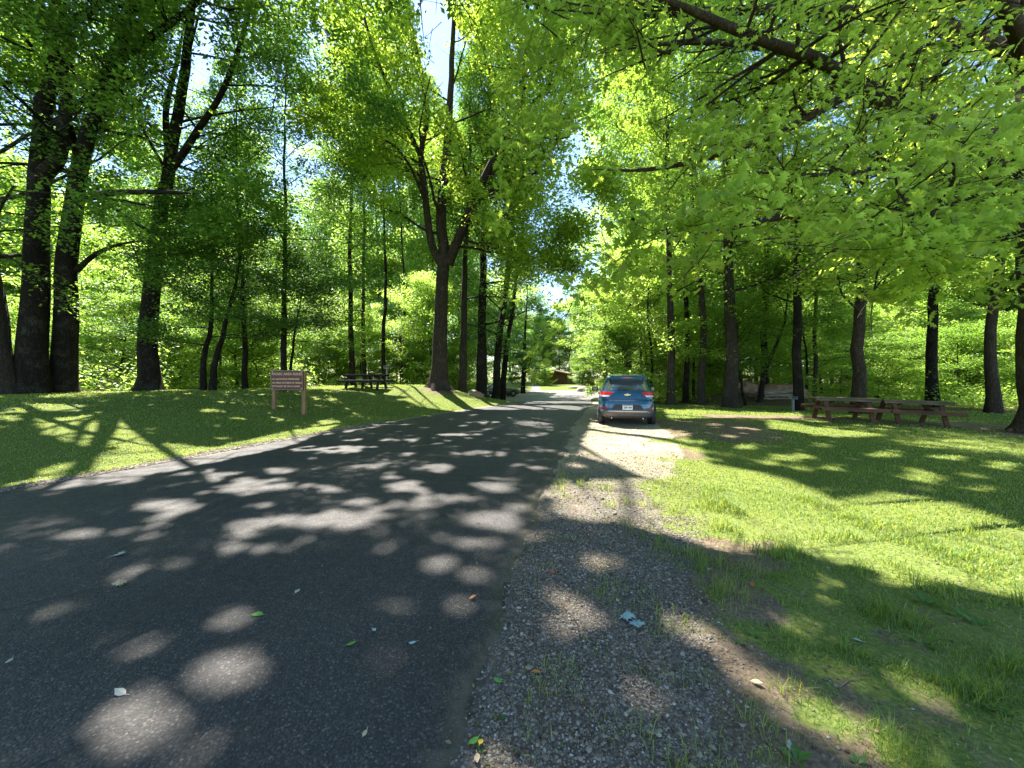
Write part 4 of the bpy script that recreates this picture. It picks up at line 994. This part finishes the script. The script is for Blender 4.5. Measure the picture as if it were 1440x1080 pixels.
# fallen twigs
def twig(pts, r, lb):
    w = Wood(); rg = np.random.RandomState(len(lb)); P = spline([np.array(ground_at(*p)) + np.array([rg.normal(0, .012), rg.normal(0, .012), .006]) for p in spline([(a, b, 0) for a, b in pts], 3)[:, :2]], 1); w.tube(P, np.linspace(r, r * .4, len(P)), 6)
    c = P.mean(0); me = w.mesh('twig', M['log']); o = link(bpy.data.objects.new('fallen_twig', me)); tag(o, lb, 'twig', 'fallen twigs')
twig([(1042, 782), (1055, 805), (1085, 822), (1110, 832), (1130, 838)], .0055, 'long dark curved twig where sun meets shade in the patchy grass')
twig([(1152, 955), (1180, 962), (1200, 960), (1218, 948)], .004, 'pale thin twig in the lower right shade')
twig([(900, 985), (915, 975), (930, 978)], .005, 'short dark twig on the gravel')
twig([(905, 905), (918, 912), (935, 902)], .004, 'short twig just right of the blue maple leaves')
twig([(1060, 1020), (1075, 1035), (1090, 1050)], .005, 'grey twig stub in the dark bottom grass')

# ------------------------------------------------------------------ sign
def make_sign():
    A = np.array(at(384, 574, 13.35)); B = np.array(at(426, 580, 13.2)); rz = math.atan2(B[1] - A[1], B[0] - A[0]); c = (A + B) / 2
    root = empty('park_sign', (c[0], c[1], g(c[0], c[1])), rz)
    tag(root, 'brown wooden board of picnic rules with cream letters on two short posts in the lawn', 'sign')
    W = 1.20; top = 1.44; bot = .76; w2 = np.linalg.norm((B - A)[:2]) / 2
    for sx in (-1, 1):
        gx_, gy_ = c[0] + math.cos(rz) * sx * w2, c[1] + math.sin(rz) * sx * w2; zz = g(gx_, gy_) - root.location.z
        b = MB(); b.box((sx * w2, .06, (zz - .15 + top - .03) / 2), (.125, .11, top - .03 - (zz - .15)), None, .008); b.build('post', M['post_wood'], root)
    b = MB(); b.box((0, -.028, (top + bot) / 2), (W, .05, top - bot), None, .004); p = b.build('panel', M['sign_brown'], root)
    b = MB(); t_ = .022
    for zc in (top - t_ / 2, bot + t_ / 2): b.box((0, -.058, zc), (W, .014, t_), None, .002)
    for xc in (-W / 2 + t_ / 2, W / 2 - t_ / 2): b.box((xc, -.058, (top + bot) / 2), (t_, .014, top - bot - 2 * t_), None, .002)
    b.build('border', M['sign_edge'], p)
    for sx in (-1, 1):
        for z_ in (top - .05, bot + .05):
            b = MB(); b.lathe([(.016, 0), (.016, .008), (.008, .012)], 10, Matrix.Translation((sx * (W / 2 - .055), -.053, z_)) @ Matrix.Rotation(rad(90), 4, 'X')); b.build('bolt', M['bolt'], p)
    x0 = -W / 2 + .04
    for i, (tx, sz, z_, wd) in enumerate([('PICNIC AREA RULES', .118, 1.275, W - .07), ('NO ALCOHOLIC BEVERAGES', .076, 1.115, W - .17), ('NO FIRES OUTSIDE OF GRILLS', .076, .985, W - .07), ('PETS MUST BE ON A LEASH', .076, .865, W - .15)]):
        text_mesh('lettering', tx, sz, M['sign_text'], p, (x0, -.054, z_), (rad(90), 0, 0), .003, width=wd, bold=.003)
make_sign()

# ------------------------------------------------------------------ picnic tables
def picnic_table(label, L, mt, ms, x, y, rz, slope=0.0, trestles=2, seed=0):
    root = empty('picnic_table', (x, y, g(x, y)), rz); root.rotation_euler = (0, slope, rz)
    tag(root, label, 'picnic table')
    H = .75; W = .74; rr = random.Random(seed)
    b = MB()
    for i in range(5):
        yy = -W / 2 + .07 + i * (W - .14) / 4
        b.box((rr.uniform(-.01, .01), yy, H - .019), (L, .138, .038), None, .005)
    for s in (-1, 1): b.box((0, s * (W / 2 - .03), H - .072), (L - .06, .035, .062), None, .004)
    b.build('tabletop', mt, root)
    for s in (-1, 1):
        b = MB()
        for i in range(2): b.box((0, s * (.60 + .145 * i), .44), (L, .138, .038), None, .005)
        b.box((0, s * .815, .398), (L - .02, .035, .10), None, .004); b.box((0, s * .535, .398), (L - .02, .035, .10), None, .004)
        b.build('seat', ms, root)
    xs = [-(L / 2 - .28), (L / 2 - .28)] if trestles == 2 else [-(L / 2 - .25), 0, L / 2 - .25]
    for xx in xs:
        b = MB(); b.box((xx, 0, .395), (.045, 1.58, .10), None, .004); b.box((xx, 0, .69), (.045, .68, .08), None, .004); b.build('crossbeam', ms, root)
        for s in (-1, 1):
            b = MB(); o_ = .045 if xx <= 0 else -.045
            b.bar((xx + o_, s * .60, -.10), (xx + o_, s * .25, .70), .13, .05); b.build('leg', ms, root)
        b = MB(); dx = .48 if xx < 0 else -.48
        if abs(xx) > .05: b.bar((xx + .03 * (1 if xx < 0 else -1), 0, .41), (xx + dx * .98, 0, .70), .085, .04); b.build('brace', ms, root)
    return root
A = at(1137, 590, 13.2); B = at(1343, 603, 12.0)
pa = np.array([10.35, 13.35]); pb = np.array([13.85, 12.25])
ax = (pb - pa) / np.linalg.norm(pb - pa); rzz = math.atan2(ax[1], ax[0]); LL = np.linalg.norm(pb - pa) / 2 - .004
c1 = pa + ax * (LL / 2); c2 = pb - ax * (LL / 2)
picnic_table('brown wooden picnic table joined end to end with another, left one of the pair', LL, M['table_top'], M['table_wood'], c1[0], c1[1], rzz, math.atan2(g(*pa) - g(*((pa + pb) / 2)), LL), seed=1)
picnic_table('brown wooden picnic table joined end to end with another, right one nearer the big oak', LL, M['table_top'], M['table_wood'], c2[0], c2[1], rzz, math.atan2(g(*((pa + pb) / 2)) - g(*pb), LL), seed=2)
picnic_table('black weathered picnic table on the left lawn before the bright wood', 2.25, M['table_dark'], M['table_dark'], -7.65, 20.2, rad(-5), 0, 3, seed=3)

# ------------------------------------------------------------------ grills, stumps, rocks, logs
def grill(px, py, Y, h, lb, mt, top=(.34, .26, .16)):
    p = at(px, py, Y); z = g(p[0], p[1])
    root = empty('pedestal_grill', (p[0], p[1], z)); tag(root, lb, 'grill')
    b = MB(); b.box((0, 0, h / 2 - .1), (.09, .09, h + .2), None, .01); b.build('post', mt, root)
    b = MB(); w_, d_, t_ = top; b.box((0, 0, h + .012), (w_, d_, .02), None, .003)
    for s in (-1, 1): b.box((s * (w_ / 2 - .01), 0, h + .022 + t_ / 2), (.012, d_, t_), None, .002)
    b.box((0, d_ / 2 - .006, h + .022 + t_ / 2), (w_ - .036, .012, t_), None, .002); b.build('firebox', mt, root)
    b = MB()
    for i in range(7): b.bar((-w_ / 2 + .02, -d_ / 2 + .02 + i * (d_ - .05) / 6, h + t_ * .8), (w_ / 2 - .02, -d_ / 2 + .02 + i * (d_ - .05) / 6, h + t_ * .8), .01, .01, 0)
    b.build('grate', M['iron'], root)
grill(253, 540, 22, 1.0, 'black grill box on a post among bright leaves, right of the dark forked trunk', M['iron'], (.45, .36, .42))
grill(544, 546, 23.5, 1.05, 'pale grey grill on a post behind the black picnic table', M['galv'])
grill(1115, 578, 16.9, .55, 'short grey-topped grill post in front of a dark trunk, left of the joined tables', M['galv'], (.3, .22, .10))
def rock(px, py, Y, s, lb, mt='rock', seed=0, sink=.25, name='boulder', cat='rock', grp=None):
    p = at(px, py, Y); rng = np.random.RandomState(seed); import bmesh
    bm = bmesh.new(); bmesh.ops.create_icosphere(bm, subdivisions=3, radius=1)
    for v in bm.verts:
        c = np.array(v.co); n = float(fbm(c[0] * 1.3 + seed + 5, c[1] * 1.3 + c[2] + 9, 1.0, 4))
        q = np.round(c * 2.2) / 2.2
        v.co = Vector((c * .7 + q * .3) * (.72 + .62 * n) * np.array(s))
    me = bpy.data.meshes.new('boulder'); bm.to_mesh(me); bm.free(); me.materials.append(M[mt])
    o = link(bpy.data.objects.new(name, me)); o.location = (p[0], p[1], g(p[0], p[1]) + s[2] * sink); o.rotation_euler = (0, 0, rng.uniform(0, 3)); tag(o, lb, cat, grp)
rock(820, 552, 54, (1.1, .8, .55), 'large pale boulder on the lawn edge of the far car park', seed=1)
rock(838, 553, 53, (.45, .4, .35), 'small pale boulder right of the large one, beside the car mirror', seed=2)
rock(846, 560, 36.5, (.9, .5, .28), 'upper flat pale stone at the car park corner, left of the blue car', seed=3)
rock(843, 566, 33.5, (.7, .45, .25), 'lower flat pale stone at the car park corner, left of the blue car', seed=4)
rock(828, 538, 70, (1.1, .7, .55), 'rust brown boulder under the trees beyond the car park', 'rock_brown', seed=5)
rock(812, 545, 62, (1.6, .8, .35), 'low pale stony heap on the far lawn', seed=6)
rock(664, 551, 23, (.3, .26, .24), 'white stone at the foot of the trunk right of the mound oak', seed=7)
rock(669, 553, 22.2, (.55, .35, .22), 'low dark brown root-like rock beside the white stone', 'rock_brown', seed=8)
rock(1052, 566, 23.5, (.8, .6, .6), 'pinkish stone heap seen between two trunks left of the log pile', 'rock_brown', seed=9)
rock(1096, 560, 22.6, (1.3, .7, .6), 'brown earthy mound behind the stacked grey logs', 'rock_brown', seed=10)
rock(1142, 566, 19, (.35, .2, .12), 'flat grey slab just left of the joined tables', seed=11)
rock(155, 556, 19, (.5, .4, .5), 'dark low stump-like rock in the leaves between two big left trunks', 'rock_brown', seed=12)
rr = random.Random(8)
for k in range(8):
    x0 = 12.9 + rr.uniform(0, 1.0); y0 = 20.6 + (k % 3) * .33 + rr.uniform(-.1, .1); z0_ = g(x0, y0) + .12 + .17 * (k // 3)
    a = rr.uniform(-.25, .25); L_ = rr.uniform(1.1, 1.9); r_ = rr.uniform(.07, .11)
    w = Wood(); pts = [np.array([x0 + math.cos(a) * L_ * t, y0 + math.sin(a) * L_ * t, z0_ + rr.uniform(-.02, .02) + .05 * t]) for t in np.linspace(0, 1, 6)]
    w.tube(pts, np.linspace(r_, r_ * .8, 6), 9)
    e0 = pts[0]; e1 = pts[-1]; w.tube([e0, e0 + (e0 - pts[1]) * .01], [r_, .001], 9); w.tube([e1, e1 + (e1 - pts[-2]) * .01], [r_ * .8, .001], 9)
    o = link(bpy.data.objects.new('log', w.mesh('log', M['log']))); tag(o, 'grey barkless log in the pile between two trunks left of the picnic tables', 'log', 'logs in the pile')

# ------------------------------------------------------------------ shed
def shed():
    x0, y0 = 3.9, 77.0; root = empty('park_shed', (x0, y0, g(x0, y0) - .1), rad(-17)); tag(root, 'low brown wooden shed with pale gabled roof beyond the car park', 'shed')
    W, D, H, R_ = 7.2, 6.0, 2.1, 2.85
    b = MB(); b.add([(0, 0, 0), (W, 0, 0), (W, 0, H), (W / 2, 0, R_), (0, 0, H), (0, D, 0), (W, D, 0), (W, D, H), (W / 2, D, R_), (0, D, H)],
                    [(0, 1, 2, 3, 4), (9, 8, 7, 6, 5), (0, 4, 9, 5)]); b.build('wall', M['shed_wall'], root)
    b = MB(); b.add([(W, 0, 0), (W, D, 0), (W, D, H), (W, 0, H)], [(0, 1, 2, 3)]); o = b.build('side_wall', M['shed_yellow'], root); tag(o, 'yellowish end wall of the shed')
    b = MB()
    for s in (-1, 1):
        e = Vector((W / 2 + s * (W / 2 + .45), 0, H - .10)); r_ = Vector((W / 2, 0, R_ + .02))
        q = [Vector((p.x, yy, p.z)) for p in (e, r_) for yy in (-.7, D + .4)]
        b.add([tuple(v) for v in q] + [(v.x, v.y, v.z + .20) for v in q], [(0, 1, 3, 2), (4, 6, 7, 5), (0, 4, 5, 1), (2, 3, 7, 6), (0, 2, 6, 4), (1, 5, 7, 3)])
    b.build('roof', M['shed_roof'], root)
    b = MB(); b.box((W * .42, -.03, 1.0), (.95, .05, 2.0), None, .01); b.build('door', M['shed_wall'], root)
shed()
# ------------------------------------------------------------------ the cars
class Body:
    """a car body as stacked plan outlines: z -> rear y, front y, half width"""
    def __init__(s, lev, n=5.5): s.lev = np.array(lev, float); s.n = n
    def at(s, z): return [np.interp(z, s.lev[:, 0], s.lev[:, i]) for i in (1, 2, 3)]
    def rear(s, x, z, off=0.0):
        yr, yf, hw = s.at(z); a = (yf - yr) / 2; u = min(abs(x) / hw, .9999)
        return (x, yr + a * (1 - (1 - u ** s.n) ** (1 / s.n)) - off, z)
    def side(s, y, z, sg, off=0.0):
        yr, yf, hw = s.at(z); a = (yf - yr) / 2; c = (yf + yr) / 2; u = min(abs(y - c) / a, .9999)
        return (sg * (hw * (1 - u ** s.n) ** (1 / s.n) + off), y, z)
    def front(s, x, z, off=0.0):
        yr, yf, hw = s.at(z); a = (yf - yr) / 2; u = min(abs(x) / hw, .9999)
        return (x, yf - a * (1 - (1 - u ** s.n) ** (1 / s.n)) + off, z)
    def mesh(s, k=96):
        V = []; Fc = []
        zs = s.lev[:, 0]; zz = sorted(set(list(zs) + [a + (b - a) * t for a, b in zip(zs[:-1], zs[1:]) for t in (.25, .5, .75)]))
        for z in zz:
            yr, yf, hw = s.at(z); a = (yf - yr) / 2; c = (yf + yr) / 2
            for i in range(k):
                th = 2 * math.pi * i / k; cx, sy = math.cos(th), math.sin(th); e = 2 / s.n
                V.append((hw * math.copysign(abs(cx) ** e, cx), c + a * math.copysign(abs(sy) ** e, sy), z))
        for j in range(len(zz) - 1):
            for i in range(k):
                q = (i + 1) % k; Fc.append((j * k + i, j * k + q, (j + 1) * k + q, (j + 1) * k + i))
        Fc.append(tuple(range(k))[::-1]); Fc.append(tuple((len(zz) - 1) * k + i for i in range(k)))
        b = MB(); b.add(V, Fc); return b
def patch(fn, quad, off, nu=10, nv=4):
    """quad: (u,z) corners bl, br, tr, tl on a body surface"""
    (a, b_, c, d) = [np.array(q, float) for q in quad]; P = []
    for i in range(nv + 1):
        t = i / nv; l = a + (d - a) * t; r = b_ + (c - b_) * t
        P.append([fn(*(l + (r - l) * (j / nu)), off) for j in range(nu + 1)])
    return P
def wheel(root, x, y, r, w, sg):
    mt = Matrix.Translation((x, y, r)) @ Matrix.Rotation(rad(90), 4, 'Y')
    holder = MB(); holder.lathe([(r * .62, -w / 2), (r * .93, -w / 2), (r, -w * .36), (r, w * .36), (r * .93, w / 2), (r * .62, w / 2)], 28, mt, True); t = holder.build('wheel', M['tyre'], root, True, 40)
    b = MB(); s = sg * (w / 2 + .004)
    for i in range(10):
        a = i * math.pi / 5; b.box((r * .32, 0, 0), (r * .56, .05, .02), Matrix.Translation((x + s, y, r)) @ Matrix.Rotation(rad(90), 4, 'Y') @ Matrix.Rotation(a, 4, 'Z'), .004)
    b.lathe([(r * .14, -.012), (r * .14, .016), (r * .08, .022)], 12, Matrix.Translation((x + s, y, r)) @ Matrix.Rotation(rad(90) * sg, 4, 'Y'))
    b.build('rim', M['rim'], t)

def suv():
    root = empty('parked_car', (3.62, 12.05, g(3.7, 12.5) + .0), rad(-13.2))
    tag(root, 'dark blue parked compact sport utility car seen from behind on the gravel shoulder', 'car')
    # lower skirt, painted body, greenhouse: rear at y = 0, front at y = 4.4
    low = Body([(.24, .22, 4.2, .80), (.33, .05, 4.36, .865), (.44, .0, 4.40, .89), (.515, .0, 4.4, .895)])
    mid = Body([(.515, .012, 4.39, .893), (.60, .015, 4.38, .90), (.72, .03, 4.36, .905), (.80, .055, 4.34, .90), (.845, .035, 4.30, .90), (.93, .06, 4.2, .895), (1.0, .085, 4.0, .885), (1.06, .11, 3.5, .865), (1.12, .15, 3.05, .835)])
    top = Body([(1.12, .16, 3.03, .83), (1.22, .235, 2.82, .79), (1.36, .35, 2.52, .725), (1.48, .45, 2.28, .665), (1.53, .34, 2.2, .64), (1.56, .32, 2.15, .625), (1.61, .36, 2.05, .60), (1.645, .5, 1.9, .54), (1.66, .8, 1.6, .42)], 4.5)
    b = low.mesh(); b.build('lower_body', M['car_lower'], root, True, 35)
    b = mid.mesh(); b.build('body', M['car_blue'], root, True, 35)
    b = top.mesh(); b.build('cabin', M['car_blue'], root, True, 35)
    # rear window, spoiler, third lamp, wiper
    b = MB(); b.grid(patch(top.rear, [(-.70, 1.135), (.70, 1.135), (.58, 1.485), (-.58, 1.485)], .010, 16, 8)); rw = b.build('rear_window', M['glass_dark'], root, True)
    b = MB(); b.bar((.0, top.rear(0, 1.15)[1] - .03, 1.15), (-.30, top.rear(-.3, 1.18)[1] - .03, 1.185), .014, .02); b.lathe([(.03, 0), (.03, .03), (.02, .04)], 12, Matrix.Translation((0, top.rear(0, 1.15)[1] + .0, 1.15)) @ Matrix.Rotation(rad(90), 4, 'X')); b.build('wiper', M['car_plastic'], rw)
    b = MB(); V = []
    Psp = [[(x, .30 + .12 * (abs(x) / .62) ** 3 - (0 if k else 0), z) for x in np.linspace(-.62, .62, 15)] for k, z in enumerate((1.545,))]
    for x0_, x1_ in zip(np.linspace(-.62, .62, 15)[:-1], np.linspace(-.62, .62, 15)[1:]):
        ya = .24 + .14 * (abs(x0_) / .62) ** 3; yb = .24 + .14 * (abs(x1_) / .62) ** 3
        b.add([(x0_, ya, 1.515), (x1_, yb, 1.515), (x1_, .62, 1.53), (x0_, .62, 1.53), (x0_, ya + .015, 1.555), (x1_, yb + .015, 1.555), (x1_, .62, 1.625 - .02 * abs(x1_)), (x0_, .62, 1.625 - .02 * abs(x0_))],
              [(0, 1, 5, 4), (0, 3, 2, 1), (4, 5, 6, 7)])
    sp = b.build('spoiler', M['car_blue'], root, True, 30)
    b = MB(); b.box((0, .238, 1.535), (.30, .012, .022), None, .003); b.build('brake_lamp', M['red_lamp'], sp)
    b = MB(); b.add([(-.03, 1.15, 1.655), (.03, 1.15, 1.655), (.02, 1.33, 1.655), (-.02, 1.33, 1.655), (0, 1.16, 1.72), (0, 1.28, 1.67)], [(0, 1, 4), (1, 2, 5, 4), (2, 3, 5), (3, 0, 4, 5)]); b.build('antenna', M['car_blue'], root)
    # side windows and roof rails
    for sg in (-1, 1):
        fn = lambda u, z, off, sg=sg: top.side(u, z, sg, off)
        for q in ([(.42, 1.15), (.98, 1.15), (.98, 1.47), (.72, 1.46)], [(1.03, 1.15), (1.85, 1.15), (1.80, 1.49), (1.03, 1.48)], [(1.90, 1.15), (2.75, 1.15), (2.15, 1.48), (1.85, 1.49)]):
            b = MB(); b.grid(patch(fn, q, .008, 8, 5)); b.build('side_window', M['glass_dark'], root, True)
        b = MB()
        pts = [(sg * .60, y_, z_) for y_, z_ in ((.62, 1.615), (.8, 1.665), (1.4, 1.685), (1.9, 1.655), (2.02, 1.62))]
        for p, q in zip(pts[:-1], pts[1:]): b.bar(p, q, .025, .02)
        b.build('roof_rail', M['car_plastic'], root)
        # mirror
        b = MB(); b.box((sg * 1.045, 2.78, 1.10), (.24, .10, .165), None, .03); b.bar((sg * .86, 2.76, 1.07), (sg * .95, 2.77, 1.08), .05, .04); mir = b.build('side_mirror', M['car_plastic'], root)
        b = MB(); b.box((sg * 1.045, 2.728, 1.10), (.15, .004, .105)); b.build('mirror_glass', M['glass_dark'], mir)
        # door seams and handles
        fm = lambda u, z, off, sg=sg: mid.side(u, z, sg, off)
        b = MB()
        for y_ in (1.06, 1.92, 2.98): b.grid(patch(fm, [(y_, .56), (y_ + .012, .56), (y_ + .012, 1.10), (y_, 1.10)], .003, 1, 8))
        b.build('door_seam', M['car_plastic'], root)
        for y_ in (1.16, 2.04):
            p = mid.side(y_, .98, sg, .02); b = MB(); b.box(p, (.03, .17, .028), None, .008); b.build('door_handle', M['car_blue'], root)
        # wheel arches
        for y_ in (.80, 3.46):
            b = MB(); V = []; n = 20; r0_, r1_ = .37, .43
            for i in range(n + 1):
                a = math.pi * (i / n) * 1.16 - .25
                for r in (r0_, r1_):
                    yy = y_ + math.cos(a) * r; zz = .34 + math.sin(a) * r; zz = max(zz, .25)
                    bd = low if zz < .515 else mid
                    px_ = bd.side(yy, zz, sg, .010); V.append(px_)
            b.add(V, [(2 * i, 2 * i + 1, 2 * i + 3, 2 * i + 2) for i in range(n)]); b.build('wheel_arch', M['car_plastic'], root)
            b = MB(); b.lathe([(.372, -.10), (.372, .012)], 28, Matrix.Translation((sg * .885, y_, .34)) @ Matrix.Rotation(rad(90) * sg, 4, 'Y')); b.build('wheel_well', M['car_plastic'], root)
            wheel(root, sg * .80, y_, .345, .225, sg)
        # tail lamps: red wing with a pale wedge below
        fr = lambda u, z, off: mid.rear(u, z, off)
        q = [(.50, .975), (.875, .955), (.86, 1.085), (.42, 1.085)] if sg > 0 else [(-.875, .955), (-.50, .975), (-.42, 1.085), (-.86, 1.085)]
        b = MB(); b.grid(patch(fr, q, .014, 12, 4)); tl = b.build('tail_light', M['red_lamp'], root, True)
        q2 = [(.56, .935), (.80, .93), (.84, .975), (.53, .985)] if sg > 0 else [(-.80, .93), (-.56, .935), (-.53, .985), (-.84, .975)]
        b = MB(); b.grid(patch(fr, q2, .020, 8, 2)); b.build('reversing_lamp', M['clear_lamp'], tl, True)
        q3 = [(.41, 1.03), (.46, .93), (.475, .93), (.43, 1.05)]
        # reflectors low in the bumper
        q4 = [(.62, .56), (.86, .57), (.87, .60), (.55, .585)] if sg > 0 else [(-.86, .57), (-.62, .56), (-.55, .585), (-.87, .60)]
        b = MB(); b.grid(patch(fr, q4, .016, 8, 2)); b.build('reflector', M['red_lamp'], root, True)
        # headlights (other side of the car)
        ff = lambda u, z, off: mid.front(u, z, off)
        qh = [(.45, .82), (.84, .84), (.84, .92), (.45, .89)] if sg > 0 else [(-.84, .84), (-.45, .82), (-.45, .89), (-.84, .92)]
        b = MB(); b.grid(patch(ff, qh, .010, 6, 2)); b.build('headlight', M['clear_lamp'], root, True)
    fr = lambda u, z, off: mid.rear(u, z, off)
    # tailgate seams
    b = MB(); b.grid(patch(fr, [(-.80, .852), (.80, .852), (.80, .866), (-.80, .866)], .006, 20, 1)); b.build('tailgate_seam', M['car_plastic'], root)
    # dark licence recess with plate
    b = MB(); b.grid(patch(fr, [(-.50, .53), (.50, .53), (.38, .70), (-.38, .70)], .010, 12, 3)); rec = b.build('plate_recess', M['car_plastic'], root, True)
    b = MB(); b.box((0, -.014, .612), (.305, .012, .155), None, .003); pl = b.build('licence_plate', M['plate'], rec)
    b = MB(); b.box((0, -.0212, .672), (.27, .003, .018)); b.build('plate_band', M['plate_band'], pl)
    text_mesh('plate_number', 'ZJM 484', .085, M['plate_ink'], pl, (-.125, -.0215, .578), (rad(90), 0, 0), .001, width=.25, bold=.002)
    # silver lip on the bumper
    fl = lambda u, z, off: low.rear(u, z, off)
    b = MB(); b.grid(patch(fl, [(-.62, .470), (.62, .470), (.58, .490), (-.58, .490)], .012, 20, 1)); 
    for s in (-1, 1): b.grid(patch(fl, [(s * .60, .472), (s * .72, .42), (s * .72, .435), (s * .58, .492)][::1], .012, 4, 1))
    b.build('bumper_trim', M['car_silver'], root)
    for s in (-1, 1):
        b = MB(); b.lathe([(.018, 0), (.02, .06)], 14, Matrix.Translation((s * .48, .22, .25)) @ Matrix.Rotation(rad(90), 4, 'X')); b.build('exhaust_tip', M['car_silver'], root)
    # cross emblem in gold with silver edge
    def bow(k, th, y):
        o = [(-.090, -.014), (-.080, .016), (-.030, .016), (-.024, .032), (.036, .032), (.030, .016), (.090, .016), (.080, -.014), (.030, -.014), (.024, -.032), (-.036, -.032), (-.030, -.014)]
        P = [(a * k, c * k) for a, c in o]; n = len(P); b = MB()
        b.add([(a, y, 1.0 + c) for a, c in P] + [(a, y - th, 1.0 + c) for a, c in P], [tuple(range(n)), tuple(range(n, 2 * n))[::-1]] + [(i, (i + 1) % n, n + (i + 1) % n, n + i) for i in range(n)]); return b
    ye = mid.rear(0, 1.0)[1]
    em = bow(1.12, .008, ye - .002).build('emblem_edge', M['car_silver'], root); bow(.95, .004, ye - .010).build('emblem', M['gold'], em)
    text_mesh('trim_badge', 'RS', .05, M['car_silver'], root, (.66, mid.rear(.7, .89)[1] - .012, .875), (rad(90), 0, rad(6)), .002)
    return root
suv()
def sedan():
    root = empty('parked_car', (-3.6, 40.5, g(-3.6, 40.5) + .02), rad(-72)); tag(root, 'dark sedan half hidden under the trees at the left side of the car park', 'car')
    lo = Body([(.2, .2, 4.4, .78), (.32, .02, 4.58, .88), (.55, 0, 4.6, .9), (.75, .02, 4.56, .89), (.86, .08, 4.3, .86), (.93, .2, 3.4, .80)], 4.5)
    to = Body([(.93, .5, 3.35, .78), (1.1, .85, 2.95, .70), (1.3, 1.25, 2.5, .62), (1.40, 1.45, 2.25, .56), (1.44, 1.7, 2.0, .45)], 4)
    lo.mesh().build('body', M['car_grey'], root, True, 35); to.mesh().build('cabin', M['car_grey'], root, True, 35)
    b = MB(); b.grid(patch(to.front, [(-.64, .96), (.64, .96), (.52, 1.34), (-.52, 1.34)], .01, 10, 4)); b.build('windscreen', M['glass_dark'], root, True)
    b = MB(); b.grid(patch(to.rear, [(-.64, .96), (.64, .96), (.52, 1.34), (-.52, 1.34)], .01, 10, 4)); b.build('rear_window', M['glass_dark'], root, True)
    b = MB(); b.grid(patch(lo.front, [(-.4, .5), (.4, .5), (.42, .68), (-.42, .68)], .01, 8, 2)); b.build('grille', M['car_plastic'], root, True)
    for sg in (-1, 1):
        fn = lambda u, z, off, sg=sg: to.side(u, z, sg, off)
        for q in ([(1.1, .97), (1.95, .97), (1.9, 1.33), (1.45, 1.33)], [(2.0, .97), (2.95, .97), (2.35, 1.33), (1.96, 1.33)]):
            b = MB(); b.grid(patch(fn, q, .008, 6, 4)); b.build('side_window', M['glass_dark'], root, True)
        q = [(.5, .62), (.82, .64), (.82, .74), (.5, .72)] if sg > 0 else [(-.82, .64), (-.5, .62), (-.5, .72), (-.82, .74)]
        b = MB(); b.grid(patch(lo.front, q, .01, 6, 2)); b.build('headlight', M['clear_lamp'], root, True)
        b = MB(); b.grid(patch(lo.rear, q, .01, 6, 2)); b.build('tail_light', M['red_lamp'], root, True)
        for y_ in (.85, 3.65): wheel(root, sg * .80, y_, .32, .21, sg)
sedan()

# ------------------------------------------------------------------ light, sky, camera
w = bpy.data.worlds.new('World'); sc.world = w; w.use_nodes = True
nt = w.node_tree; nt.nodes.clear()
sky = nt.nodes.new('ShaderNodeTexSky'); sky.sky_type = 'NISHITA'; sky.sun_disc = False
sky.sun_elevation = rad(SUN_EL); sky.sun_rotation = rad(-SUN_AZ); sky.air_density = 1.0; sky.dust_density = .2; sky.ozone_density = 3.0
bg = nt.nodes.new('ShaderNodeBackground'); bg.inputs[1].default_value = .095
wo = nt.nodes.new('ShaderNodeOutputWorld'); nt.links.new(sky.outputs[0], bg.inputs[0]); nt.links.new(bg.outputs[0], wo.inputs[0])
ld = bpy.data.lights.new('sun', 'SUN'); ld.energy = 5.0; ld.angle = rad(.55); ld.color = (1.0, .95, .86)
lo_ = link(bpy.data.objects.new('sun', ld)); lo_.rotation_euler = Vector(S).to_track_quat('Z', 'Y').to_euler(); lo_.location = tuple(S * 50)
cam = bpy.data.cameras.new('camera'); cam.sensor_width = 36; cam.lens = F / 1440 * 36; cam.shift_y = (HZ - 540) / 1440; cam.clip_end = 2000; cam.clip_start = .05
co_ = link(bpy.data.objects.new('camera', cam)); co_.location = (0, 0, CAMH); co_.rotation_euler = (rad(90), 0, 0); sc.camera = co_
sc.view_settings.view_transform = 'Standard'; sc.view_settings.look = 'None'; sc.view_settings.gamma = 1; sc.view_settings.exposure = 2.15
sc.view_settings.use_curve_mapping = False
sc.render.engine = 'CYCLES'
cy = sc.cycles; cy.max_bounces = 8; cy.diffuse_bounces = 5; cy.glossy_bounces = 2; cy.transmission_bounces = 4; cy.transparent_max_bounces = 4
cy.use_denoising = True; cy.sample_clamp_indirect = 6; cy.caustics_reflective = False; cy.caustics_refractive = False
